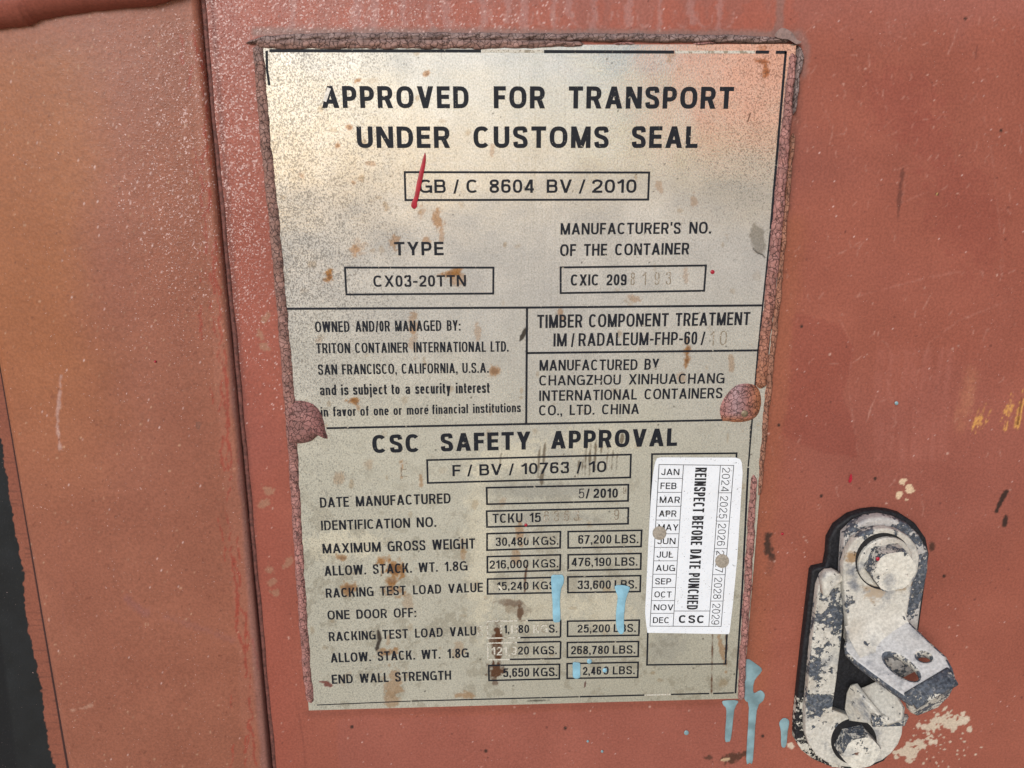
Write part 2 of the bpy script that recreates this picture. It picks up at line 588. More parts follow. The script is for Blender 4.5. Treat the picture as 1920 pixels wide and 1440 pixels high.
for x0, y0 in ((1757, 364), (1460, 797), (1877, 245), (1503, 612), (1810, 35), (1540, 930), (1060, 1365), (1430, 1380), (1770, 1080), (660, 1363), (911, 1408), (1641, 897)):
    pt.blob(x0, y0, 3.2, 3.2, BLK, .95, ns=.3)
pt.blob(1757, 364, 1.6, 1.6, (.6, .4, .15), 1, ns=.1)
YEL = (.58, .29, .085)
for xa, xb, ya, yb, cnt, al in ((1820, 1846, 755, 815, 12, .75), (1878, 1892, 735, 812, 6, .8), (1900, 1916, 728, 812, 8, .95), (1790, 1822, 690, 810, 10, .22)):
    for k in range(cnt):
        x0 = random.uniform(xa, xb)
        y1 = random.uniform(yb - 22, yb)
        y0 = random.uniform(ya, ya + 30)
        pt.line([(x0 + 12, y0), (x0 + 4, (y0 + y1) / 2), (x0 - 2, y1)], random.uniform(.8, 2.6), YEL if al > .3 else (.45, .2, .12), al * random.uniform(.5, 1), 1.2, 5, True)
pt.line([(1916, 745), (1908, 795)], 3, (.16, .06, .02), .9, 1.5, 3)
pt.line([(1822, 700), (1800, 800)], 20, (.40, .16, .09), .35, 10, 12)
for x0, y0, rx, ry in ((1694, 903, 6, 7), (1706, 918, 10, 7), (1686, 928, 5, 8), (1702, 921, 7, 4), (1700, 937, 3, 2)):
    pt.blob(x0, y0, rx, ry, (.66, .49, .33), .95, .5, .12, 1.6)
pt.blob(1374, 1420, 22, 8, (.07, .03, .018), .9, -.3, .3, 2.2)
pt.blob(1362, 1424, 10, 3, (.62, .45, .28), .8, -.3, .2, 2)
pt.blob(1330, 1421, 8, 4, (.06, .03, .02), .8, 0, .3, 2)
# crumbs of the bracket's pale paint splashed on the sheet
for k in range(110):
    t = random.random()
    x0, y0 = 1682 + t * 125 + random.gauss(0, 5), 1408 - t * 62 + random.gauss(0, 7) + 14 * math.sin(t * 7)
    pt.blob(x0, y0, random.uniform(3, 9), random.uniform(2, 6), (.55, .46, .36), .95, random.uniform(-.8, .2), .1, 2.0)
for k in range(70):
    x0, y0 = random.gauss(1745, 45), random.gauss(1395, 22)
    pt.blob(x0, y0, random.uniform(.8, 2.5), random.uniform(.8, 2), (.58, .48, .38), .9, 0, .2, .6)
for x0, y0 in ((1806, 1338), (1813, 1346), (1804, 1352), (1731, 1363), (1722, 1360), (1745, 1393), (1754, 1391), (1482, 1398)):
    pt.blob(x0, y0, 5, 5, (.60, .50, .40), .95, 0, .15, 1.4)
for x0, y0 in ((497, 597), (489, 628), (497, 650), (503, 920), (495, 945), (540, 1055), (505, 1068), (512, 1090), (517, 1110)):
    pt.blob(x0, y0, 10, 7, (.33, .17, .11), .75, random.uniform(-1, 1), .15, 1.8)
# grit bumps with painted glints, at the upper left of the plate and over it
left = (1 - sstep(430, 540, x - .067 * y)) * (1 - sstep(420, 860, y))
top = (1 - sstep(40, 90, y)) * (1 - sstep(700, 1300, x))
pt.bumpy = np.clip(.12 + .45 * np.maximum(left, top * .8), 0, 1.2)
dens = np.maximum(left, .8 * top)
specks(pt, dens, .10, .0008, 301)
pt.rough = (.46 - .06 * nL + .10 * nM - .08 * dens).astype(np.float32)
o = link('door_sheet', grid_mesh(P, np.clip(pt.col, 0, 1), pt.rough, pt.bumpy), M_WALL, container)

# side stile: folded profile, upright, proud of the sheet
seam = W(452, 760).x
edge_l = W(51, 1070, .006).x
H1 = .0040
prof = []                                            # (x, height) from right to left
R1 = .0030
for a in np.linspace(0, 90, 9):
    prof.append((seam - R1 + R1 * math.cos(math.radians(a)) * 1.0 - .0012, H1 - R1 + R1 * math.sin(math.radians(a))))
prof.insert(0, (seam - .0012, -.003))
n_flat = 150
for k in range(1, n_flat):
    t = k / n_flat
    prof.append((seam - R1 - .0012 + (edge_l + .006 - seam + R1 + .0012) * t, H1 + .0022 * math.sin(math.pi * t)))
for a in np.linspace(0, 90, 12):
    prof.append((edge_l + .006 - .006 * math.sin(math.radians(a)), H1 - .006 + .006 * math.cos(math.radians(a))))
prof.append((edge_l, -.012))
prof = np.array(prof[::-1])
zz = sheet_axes(W(300, 1480).z, W(300, -40).z, .0009, -.55, .48)
P = np.zeros((len(zz), len(prof), 3))
P[..., 0] = prof[None, :, 0]
P[..., 1] = -prof[None, :, 1]
P[..., 2] = zz[:, None]
P[..., 1] += .0006 * (fbm(P[..., 0], P[..., 2], .06, 8, 2) - .5)
pt = Paint(P, (.285, .102, .063))
x, y = pt.x, pt.y
nL, nM = fbm(x, y, 240, 31, 4) - .5, fbm(x, y, 50, 41, 4) - .5
pt.mul(1 + .16 * nL + .12 * nM)
pt.mix((1 - sstep(60, 230, x - .05 * y + nL * 160)) * (1 - sstep(550, 1100, y)) * sstep(20, 140, y) * .5, (.37, .135, .040))  # orange glow towards the left edge, painted into the stile's colour
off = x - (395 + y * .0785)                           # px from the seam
pt.mix(sstep(-50, -44, off + nM * 14) * (1 - sstep(-24, -14, off + nM * 10)) * .45, (.345, .135, .090))
xx = -44.0
pts = []
for y0 in range(60, 1445, 6):                         # ragged edge of the lifted film beside the fold
    xx += random.uniform(-3.2, 3.2) + (-38 + 8 * math.sin(y0 / 90) - xx) * .12
    if random.random() < .94:
        pts.append((395 + y0 * .0785 + xx, y0))
    elif len(pts) > 2:
        pt.line(pts, random.choice((1.6, 2.2, 3, 5)), (.29, .056, .036), .85, 1.2, 4)
        pts = []
for k in range(60):                                   # cracked paint along the fold
    y0 = random.uniform(60, 1440)
    xx = 395 + y0 * .0785 - random.choice((30, 36, 34, 28, 40, 60, 18)) + random.uniform(-7, 7)
    pts = [(xx, y0)]
    for s in range(random.randint(2, 6)):
        xx += random.uniform(-4, 5.5)
        y0 += random.uniform(5, 16)
        pts.append((xx, y0))
    pt.line(pts, random.uniform(1.2, 4.5), (.30, .058, .036), .85, 1.2, 3)
for k in range(110):                                  # hairline crazing
    y0 = random.uniform(560, 1440)
    xx = random.gauss(395 + y0 * .0785 - 60, 40) if k < 60 else random.uniform(60, 430)
    a = random.uniform(0, 6.28)
    for s in range(2):
        a += random.uniform(.8, 2)
        L = random.uniform(3, 9)
        pt.line([(xx, y0), (xx + math.cos(a) * L, y0 + math.sin(a) * L)], 1.1, (.17, .05, .03), .7, .9)
pt.mix(sstep(-24, -14, off + nM * 10) * sstep(380, 700, y) * .5, (.25, .14, .13))  # purplish sheen on the lower rounded edge, painted into the colour
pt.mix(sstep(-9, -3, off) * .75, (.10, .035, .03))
pt.line([(112, 1000), (121, 1190)], 3, (.27, .10, .07), .4, 3, 3)
pt.line([(114, 705), (110, 760), (107, 800), (113, 842)], 4, (.5, .33, .30), .6, 2, 5)
pt.line([(134, 1332), (172, 1323)], 5, (.5, .30, .22), .6, 2, 6)
pt.line([(235, 1122), (272, 1150)], 12, (.25, .10, .09), .5, 5, 8)
pt.line([(310, 1155), (435, 1200)], 9, (.25, .10, .085), .4, 5, 8)
pt.blob(372, 797, 5, 7, (.16, .08, .06), .8, 0, .2, .3)
pt.blob(372, 796, 2.5, 4, (.30, .12, .08), .9, 0, .2, .3)
for k in range(900):
    x0, y0 = random.uniform(0, 480), random.uniform(0, 1440)
    r = random.uniform(.9, 2.0)
    pt.blob(x0, y0, r, r, (.15, .05, .03) if random.random() < .6 else (.50, .30, .2), random.uniform(.3, .8), ns=.3)
dens = np.exp(-((x - 350) / 130) ** 2) * (1 - sstep(300, 900, y)) * sstep(10, 60, y)
specks(pt, dens, .02, .0008, 311)
pt.bumpy = np.clip(.15 + .35 * dens, 0, 1.3)
pt.rough = (.45 - .05 * nL + .06 * nM - .08 * dens).astype(np.float32)
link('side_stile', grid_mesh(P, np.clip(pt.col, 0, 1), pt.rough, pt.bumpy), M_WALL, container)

# sealant line lying in the seam between the stile and the sheet
v, f = [], []
zl = np.linspace(-.3, .26, 160)
for i, z in enumerate(zl):
    j = .00016 * math.sin(z * 90) + .00012 * math.sin(z * 231 + 2)
    for k in range(5):
        a = math.pi * k / 4
        v.append((seam - .0002 + j - math.cos(a) * .0011, -.0001 - .0006 * math.sin(a), z))
    if i:
        b0 = (i - 1) * 5
        for k in range(4):
            f.append((b0 + k, b0 + k + 1, b0 + k + 6, b0 + k + 5))
link('seam_caulk', mesh(v, f, True), plain('dark_caulk', (.15, .052, .041), .7, .4, 500, bmp=.0006), container)

# gasket flap beyond the stile: charcoal rubber, a ragged band of old red paint still on it
xg = np.concatenate([np.linspace(edge_l - .45, edge_l - .062, 24)[:-1], np.linspace(edge_l - .062, edge_l + .004, 260)])
zg = np.concatenate([np.linspace(-.55, W(0, 1500).z, 12)[:-1], np.linspace(W(0, 1500).z, W(0, 600).z, 640), np.linspace(W(0, 600).z, .48, 60)[1:]])
GX, GZ = np.meshgrid(xg, zg)
dd = edge_l - GX
HG = -.004 - np.clip(dd, 0, 1) * .25 + .0008 * (fbm(GX, GZ, .02, 3, 2) - .5)
P = np.stack([GX, -HG, GZ], -1)
pt = Paint(P, (.007, .008, .0095))
x, y = pt.x, pt.y
pt.mul(1 + 1.1 * (fbm(x, y, 40, 61, 4) - .5))
ew = x - (-115 + .168 * y) + 26                      # px right of the ragged edge
rag = 22 * (fbm(x, y, 60, 71, 4, .6) - .5) + 5 * (vnoise(x, y, 5, 72) - .5)
band = sstep(-1.5, 1.5, ew + rag - 2)
cr = vnoise(x * .10, y, 2.6, 81)
pt.mix(band, (.235, .075, .045))
pt.mix(band * sstep(.66, .9, cr) * .45, (.10, .035, .024))
ln = x - (.168 * y - 115)
pt.mix(sstep(-2.6, -1.2, ln), (.04, .014, .013))
pt.mix(1 - sstep(-4, 4, x - (.125 * (y - 1180) + 0)), (.0025, .0028, .0045))
pt.mix((rand_sp(P.shape[:2], 9) < .012) * sstep(60, 20, x - 0) * (1 - band) * .5, (.05, .05, .055))
pt.rough[:] = .75
pt.bumpy[:] = 0
link('gasket_flap', grid_mesh(P, np.clip(pt.col, 0, 1), pt.rough, pt.bumpy), M_WALL, container)

# ledge across the top of the stile
low = [(-140, 62), (-60, 56), (0, 51), (49, 47), (70, 36), (120, 27), (173, 19), (284, 8), (330, -8), (372, -40)]
v, f = [], []
nr = 12
pl = []
for i in range(len(low) - 1):
    for s in range(8):
        t = s / 8
        pl.append((low[i][0] * (1 - t) + low[i + 1][0] * t, low[i][1] * (1 - t) + low[i + 1][1] * t + random.uniform(-.8, .8)))
for i, (px, py) in enumerate(pl):
    for k in range(nr):
        if k < 8:
            a = math.pi / 2 * k / 7
            h, up = .005 + .010 * math.sin(a), .010 * (1 - math.cos(a))
        else:
            h, up = .015, .010 + .02 * (k - 7)
        p = W(px, py, .009)
        v.append((p.x, -h, p.z + up))
    if i:
        b0 = (i - 1) * nr
        for k in range(nr - 1):
            f.append((b0 + k, b0 + nr + k, b0 + nr + k + 1, b0 + k + 1))
me = mesh(v, f, True)
ca = me.color_attributes.new('paint', 'FLOAT_COLOR', 'POINT')
ca.data.foreach_set('color', np.tile(np.array([.27, .075, .050, 1], np.float32), len(v)))
for nm, val in (('rough', .55), ('bumpy', .05)):
    at = me.attributes.new(nm, 'FLOAT', 'POINT')
    at.data.foreach_set('value', np.full(len(v), val, np.float32))
link('ledge', me, M_WALL, container)


# ------------------------------------------------------------------ flat shapes: drips, dots
def resample(pts, n):
    """closed smooth outline through pts"""
    out = []
    m = len(pts)
    for i in range(m):
        p0, p1, p2, p3 = (pts[(i + k) % m] for k in (-1, 0, 1, 2))
        for s in range(n):
            t = s / n
            out.append(tuple(.5 * (2 * b + (c - a) * t + (2 * a - 5 * b + 4 * c - d) * t * t + (3 * b - a - 3 * c + d) * t ** 3)
                             for a, b, c, d in zip(p0, p1, p2, p3)))
    return out


def dome(pts3, hgt, rings=4, jit=0.0):
    """low pillow over a closed outline (list of points already at their base height)"""
    n = len(pts3)
    c = sum((Vector(p) for p in pts3), Vector()) / n
    v, f = [], []
    for r in range(rings):
        s = 1 - r / rings
        h = hgt * math.sqrt(max(0, 1 - s * s))
        for p in pts3:
            q = c + (Vector(p) - c) * s
            v.append((q.x, q.y - h + random.uniform(-jit, jit), q.z))
    v.append((c.x, c.y - hgt, c.z))
    for r in range(rings - 1):
        for k in range(n):
            a, b = r * n + k, r * n + (k + 1) % n
            f.append((a, b, b + n, a + n))
    for k in range(n):
        f.append(((rings - 1) * n + k, (rings - 1) * n + (k + 1) % n, rings * n))
    me = mesh(v, f, True)
    bm = bmesh.new()
    bm.from_mesh(me)
    bmesh.ops.recalc_face_normals(bm, faces=bm.faces)
    bm.to_mesh(me)
    bm.free()
    return me


def slab_fill(pts_px, h0, th, smooth_n=3, rim=False):
    """paint film with an outline of any shape: filled face + low rim"""
    pts = resample(pts_px, smooth_n) if smooth_n else pts_px
    bm = bmesh.new()
    inner = []
    top = [bm.verts.new(W(px, py, h0 + th)) for px, py in pts]
    bot = [bm.verts.new(W(px, py, h0)) for px, py in pts]
    n = len(top)
    bm.faces.new(top)
    for k in range(n):
        bm.faces.new((top[k], bot[k], bot[(k + 1) % n], top[(k + 1) % n]))
    bmesh.ops.recalc_face_normals(bm, faces=bm.faces)
    if rim:
        es = [e for e in bm.edges if e.verts[0] in top and e.verts[1] in top]
        bmesh.ops.bevel(bm, geom=es, offset=th * .9, offset_type='OFFSET', segments=3, profile=.5, affect='EDGES', clamp_overlap=True)
        for fc in bm.faces:
            fc.smooth = True
    me = bpy.data.meshes.new('mesh')
    bm.to_mesh(me)
    bm.free()
    return me


def circle_px(x, y, r, n=18):
    return [(x + r * math.cos(2 * math.pi * k / n), y + r * math.sin(2 * math.pi * k / n)) for k in range(n)]


def drip(name, pts, h0, mat, parent, th=.0004):
    return link(name, slab_fill(pts, h0, th, 3, True), mat, parent)


drip('paint_drip', [(1399, 1236), (1418, 1245), (1429, 1257), (1415, 1276), (1413, 1299), (1426, 1294), (1434, 1302), (1431, 1314), (1419, 1333), (1412, 1424), (1406, 1430), (1399, 1424), (1404, 1327), (1396, 1311), (1394, 1270)], .0002, M_TEAL, container)
drip('paint_drip', [(1356, 1314), (1384, 1314), (1377, 1331), (1371, 1383), (1365, 1391), (1359, 1385), (1362, 1333), (1356, 1322)], .0002, M_TEAL, container)
drip('paint_drip', [(1461, 1355), (1470, 1346), (1480, 1352), (1477, 1372), (1474, 1399), (1465, 1399), (1464, 1372)], .0002, M_TEAL, container)
for px, py, r in ((1287, 1374, 4.5), (1102, 1390, 2.3), (1129, 1409, 2.6), (1681, 756, 3.6)):
    link('paint_spot', dome([W(a, b, .0004) for a, b in circle_px(px, py, r)], .0004), M_TEAL, container)
link('paint_spot', slab_fill([(1596, 888), (1598, 898), (1595, 905), (1591, 904), (1592, 897)], .0004, .0003), M_RED, container)
link('paint_spot', dome([W(a, b, .0004) for a, b in circle_px(1467, 1001, 2.6)], .0004), M_RED, container)
link('paint_spot', dome([W(a, b, .0062) for a, b in circle_px(291, 678, 2.2)], .0004), M_RED, container)

# ------------------------------------------------------------------ data plate
plate = thing('data_plate', 'weathered metal data plate with black lettering, caulked onto the red container door', 'plate')
HP = .0014                                            # front of the plate above the door sheet
c4 = [W(491, 86, HP), W(1493, 82.5, HP), W(1393, 1309.5, HP), W(579, 1332, HP)]
nu, nv = 540, 660
u, w_ = np.meshgrid(np.linspace(0, 1, nu), np.linspace(0, 1, nv))
cc = np.array([tuple(p) for p in c4])
P = (cc[3] * (1 - u)[..., None] + cc[2] * u[..., None]) * (1 - w_)[..., None] + (cc[0] * (1 - u)[..., None] + cc[1] * u[..., None]) * w_[..., None]
P[..., 1] += .00012 * (fbm(P[..., 0], P[..., 2], .05, 15, 2) - .5)
pt = Paint(P, (.735, .705, .668))
x, y = pt.x, pt.y
nL, nM = fbm(x, y, 200, 51, 4) - .5, fbm(x, y, 44, 52, 4) - .5
pt.mul(1 + .16 * nL + .20 * nM)
pt.mix(sstep(480, 900, y + nL * 300) * .65, (.665, .645, .515))
pt.mix(sstep(1000, 1300, y + nL * 300) * sstep(800, 1200, x) * .5, (.53, .505, .40))
# pitting, densest along the left and at the upper right
s1 = fbm(x * 1.0 + y * .35, y * 1.25 - x * .3, 3.7, 401, 2, .4)
dl = np.maximum(1 - sstep(520, 900, x + nL * 250), sstep(1150, 1450, x) * (1 - sstep(250, 520, y)) * .7) * (1 - .55 * sstep(500, 900, y)) + .25
pt.bumpy = dl.astype(np.float32)
s2 = fbm(x, y, 26, 421, 4, .7)
pt.mix(sstep(.56, .66, s2) * sstep(700, 1100, y) * .32, (.27, .22, .14))
# scratches, and bright reflections painted into the metal
for k in range(240):
    x0, y0 = random.gauss(1010, 45), random.uniform(90, 700)
    L = random.uniform(20, 120)
    pt.line([(x0, y0), (x0 - L * .03, y0 + L)], 1.0, (.60, .56, .50), random.uniform(.15, .5), 1.0)
for k in range(260):
    x0, y0 = random.gauss(985, 60), random.gauss(1130, 60)
    a, L = random.uniform(0, 3.1), random.uniform(8, 60)
    pt.line([(x0, y0), (x0 + math.cos(a) * L, y0 + math.sin(a) * L)], 1.0, (.62, .57, .45), random.uniform(.3, .9), .9)
for px, py, rx, ry, a in ((900, 1040, 26, 130, .5), (1005, 1140, 70, 30, .4), (960, 860, 60, 26, .5), (650, 1020, 70, 26, .55), (1110, 830, 70, 24, .4), (1130, 1140, 50, 30, .5)):
    pt.blob(px, py, rx, ry, (.86, .80, .64), a * 1.3, 0, .5, 1.6, rough=.62)  # yellowish patches: mirrored brightness put into the base colour
for px, py, rx, ry, a in ((1030, 920, 110, 14, .4), (1020, 972, 100, 12, .35), (1250, 1215, 34, 30, .3)):
    pt.blob(px, py, rx, ry, (.34, .335, .32), a, 0, .4, 1)
OR1, OR2 = (.42, .19, .045), (.17, .055, .014)
for px, py, rx, ry, a in ((617, 519, 9, 13, .95), (740, 455, 12, 12, .6), (800, 450, 9, 6, .6), (823, 415, 8, 18, .5), (828, 440, 4, 20, .5), (664, 470, 8, 10, .6),
                          (680, 462, 16, 14, .3), (845, 512, 16, 6, .8), (860, 520, 12, 14, .55), (775, 610, 8, 16, .5), (774, 640, 6, 26, .4), (895, 618, 5, 14, .4),
                          (926, 695, 12, 10, .7), (665, 753, 9, 7, .8), (672, 762, 5, 6, .6), (660, 749, 9, 5, .8), (1286, 675, 6, 26, .85), (1290, 654, 6, 8, .7), (1280, 705, 8, 8, .4),
                          (1372, 685, 5, 20, .45), (1287, 640, 5, 6, .6), (1286, 520, 4, 16, .35), (1190, 560, 14, 5, .5), (1436, 135, 6, 12, .8), (1428, 115, 14, 5, .7), (1430, 90, 10, 6, .5),
                          (1052, 590, 5, 12, .6), (800, 138, 5, 6, .7), (670, 150, 5, 4, .7), (654, 237, 5, 5, .7), (633, 272, 5, 5, .7), (696, 307, 8, 4, .5), (664, 343, 4, 4, .6), (565, 330, 5, 6, .5),
                          (790, 400, 6, 12, .4), (820, 408, 8, 16, .45), (923, 280, 4, 14, .4), (1236, 350, 5, 14, .4), (1302, 377, 6, 12, .4), (600, 640, 6, 6, .35), (560, 1000, 5, 6, .3),
                          (740, 1065, 22, 15, .85), (733, 1090, 14, 10, .7), (722, 1050, 12, 8, .5), (652, 1100, 13, 12, .75), (640, 1045, 9, 5, .7), (734, 1105, 16, 12, .65), (868, 1035, 6, 18, .5),
                          (765, 1130, 8, 14, .35), (727, 1225, 16, 8, .7), (735, 1285, 13, 44, .55), (728, 1200, 4, 16, .4), (860, 1220, 10, 14, .35), (870, 1303, 20, 6, .6), (645, 1270, 10, 10, .25),
                          (635, 900, 8, 12, .35), (752, 880, 4, 14, .6), (790, 900, 4, 14, .6), (690, 870, 10, 8, .3), (974, 998, 7, 22, .6), (968, 1045, 8, 14, .5), (945, 940, 6, 9, .3), (1355, 1225, 4, 30, .6)):
    pt.blob(px, py, rx, ry, OR1, a, random.uniform(-.2, .2), .3, 1.9, rough=.6)
    if a > .6:
        pt.blob(px + 1, py + 1, rx * .5, ry * .5, OR2, a * .6, 0, .3, 2.2)
for k in range(120):                                   # scatter of faint tea-stain spots
    px, py = random.uniform(520, 1460), random.uniform(100, 1300)
    pt.blob(px, py, random.uniform(2, 7), random.uniform(2, 8), (.40, .25, .10), random.uniform(.15, .5), 0, .4, 1.8)
# brown rust on the worn boxes and dribbles
for px, py, rx, ry, a in ((934, 1185, 8, 20, .95), (929, 1198, 10, 9, .8), (932, 1220, 9, 16, .85), (929, 1256, 14, 16, .95), (928, 1275, 5, 10, .7), (975, 1150, 4, 16, .8), (955, 1130, 26, 6, .55), (965, 1140, 20, 14, .35)):
    pt.blob(px, py, rx, ry, (.12, .04, .012), a, 0, .25, 1.6, rough=.7)
for pts, w in (([(988, 1060), (985, 1085), (984, 1110)], 4), ([(1336, 1190), (1334, 1300)], 2.2), ([(1362, 1192), (1361, 1245)], 4)):
    pt.line(pts, w, (.14, .045, .014), .9, 1.2, 2.5)
# tarry dribbles through the second heading
for x0, y0, L, w in ((1012, 835, 60, 4), (1018, 880, 30, 8), (1022, 830, 40, 5), (1100, 830, 60, 3), (1108, 822, 74, 3), (1118, 824, 58, 4), (1130, 812, 40, 4), (1140, 840, 40, 2), (1150, 845, 36, 2), (1158, 850, 40, 2), (1168, 812, 20, 7), (1094, 860, 30, 2), (1086, 862, 34, 2), (940, 850, 26, 3)):
    pt.line([(x0, y0), (x0 - 2, y0 + L * .5), (x0 - 3, y0 + L)], w, (.11, .065, .025), .75, 1.4, 3, True)
# dents, scuffs, the dead-fly smear
pt.line([(988, 612), (982, 626), (975, 638)], 8, (.055, .045, .035), .95, 1.4, 3, True)
pt.line([(709, 1180), (712, 1200), (705, 1220)], 9, (.055, .04, .035), .95, 1.6, 3, True)
pt.blob(1420, 447, 13, 30, (.30, .27, .23), .7, -.2, .2, .8)
pt.line([(1412, 466), (1420, 474), (1430, 478), (1434, 483)], 2.2, (.03, .025, .02), .95, 1)
pt.line([(1407, 212), (1402, 228)], 2.2, (.05, .02, .015), .9, .8)
pt.blob(606, 1278, 10, 3, (.25, .06, .05), .9, .1, .2, 2)
pt.blob(616, 1284, 9, 3, (.25, .06, .05), .9, .1, .2, 2)
pt.blob(1097, 1283, 2, 7, (.15, .04, .035), .9, .2, .2, .4)
pt.line([(990, 1314), (1030, 1313)], 2, (.04, .035, .03), .8, 1, 3)
for k in range(70):
    px, py = random.uniform(520, 1460), random.uniform(100, 1300)
    pt.blob(px, py, 1.6, 1.6, (.06, .045, .035), .8, ns=.2)
pt.rough = np.clip(pt.rough * 0 + .165 + .14 * sstep(430, 900, y + nL * 200) + .08 * nM + .05 * nL + .5 * sstep(.5, .7, s1) * .1, .12, .8) + (pt.rough - .45) * .5
pm = grid_mesh(P, np.clip(pt.col, 0, 1), pt.rough, pt.bumpy, .58 + .27 * sstep(980, 1230, x + nL * 120) * (1 - sstep(240, 480, y + nL * 120)))
o = link('sheet', pm, M_PLATE, plate)
# the cut edge of the sheet
v, f = [], []
for k in range(4):
    a, b = c4[k], c4[(k + 1) % 4]
    n0 = len(v)
    v += [(a.x, a.y + .00002, a.z), (b.x, b.y + .00002, b.z), (b.x, -.0001, b.z), (a.x, -.0001, a.z)]
    f.append((n0, n0 + 1, n0 + 2, n0 + 3))
link('sheet_edge', mesh(v, f), plain('cut_steel_edge', (.42, .38, .32), .45, .25, 500, .3), plate)


# ------------------------------------------------------------------ lettering
W0 = dict(A=.80, B=.68, C=.74, D=.72, E=.60, F=.56, G=.78, H=.72, J=.54, K=.74, L=.56, M=.88, N=.74, O=.80, P=.65, Q=.80, R=.71, S=.66, T=.66, U=.70, V=.76, W=1.08, X=.74, Y=.74, Z=.64)
W0.update({c: .56 for c in '023456789'})
W0.update({'1': .36, '/': .40, '-': .36, 'a': .52, 'b': .54, 'c': .50, 'd': .54, 'e': .54, 'f': .32, 'j': .22, 'm': .82, 'n': .52, 'o': .56, 'r': .36, 's': .48, 't': .33, 'u': .52, 'v': .52, 'y': .52})
FIX = {'I': 1.0, 'i': 1.0, 'l': 1.0, '.': 1.0, ',': 1.0, ':': 1.0, "'": 1.0}       # width in stem thicknesses


def strip(path, t, closed=False):
    """constant-width stroke along a path -> (left side, right side)"""
    n = len(path)
    Lf, Rt = [], []
    for i in range(n):
        if closed:
            a, b = path[(i - 1) % n], path[(i + 1) % n]
        else:
            a, b = path[max(i - 1, 0)], path[min(i + 1, n - 1)]
        c = path[i]
        d1 = (c[0] - a[0], c[1] - a[1])
        d2 = (b[0] - c[0], b[1] - c[1])
        l1, l2 = math.hypot(*d1), math.hypot(*d2)
        d1 = (d1[0] / l1, d1[1] / l1) if l1 > 1e-9 else (d2[0] / l2, d2[1] / l2)
        d2 = (d2[0] / l2, d2[1] / l2) if l2 > 1e-9 else d1
        n1, n2 = (-d1[1], d1[0]), (-d2[1], d2[0])
        mx, my = n1[0] + n2[0], n1[1] + n2[1]
        k = mx * mx + my * my
        s = min(2 / k * 1.0, 1.6) if k > 1e-6 else 1
        th = t / 2 * (1 - .14 * (abs(d1[0]) + abs(d2[0])) / 2)
        Lf.append((c[0] + mx * s * th, c[1] + my * s * th))
        Rt.append((c[0] - mx * s * th, c[1] - my * s * th))
    if closed:
        Lf.append(Lf[0])
        Rt.append(Rt[0])
    return Lf, Rt


def sup(cx, cy, rx, ry, a0, a1, n=22, e=2.6):
    out = []
    for k in range(n + 1):
        a = math.radians(a0 + (a1 - a0) * k / n)
        c, s = math.cos(a), math.sin(a)
        out.append((cx + rx * math.copysign(abs(c) ** (2 / e), c), cy + ry * math.copysign(abs(s) ** (2 / e), s)))
    return out


def spl(pts, n=6):
    out = []
    for i in range(len(pts) - 1):
        p0, p1, p2, p3 = pts[max(i - 1, 0)], pts[i], pts[i + 1], pts[min(i + 2, len(pts) - 1)]
        for s in range(n):
            q = s / n
            out.append(tuple(.5 * (2 * b + (c - a) * q + (2 * a - 5 * b + 4 * c - d) * q * q + (3 * b - a - 3 * c + d) * q ** 3) for a, b, c, d in zip(p0, p1, p2, p3)))
    out.append(pts[-1])
    return out


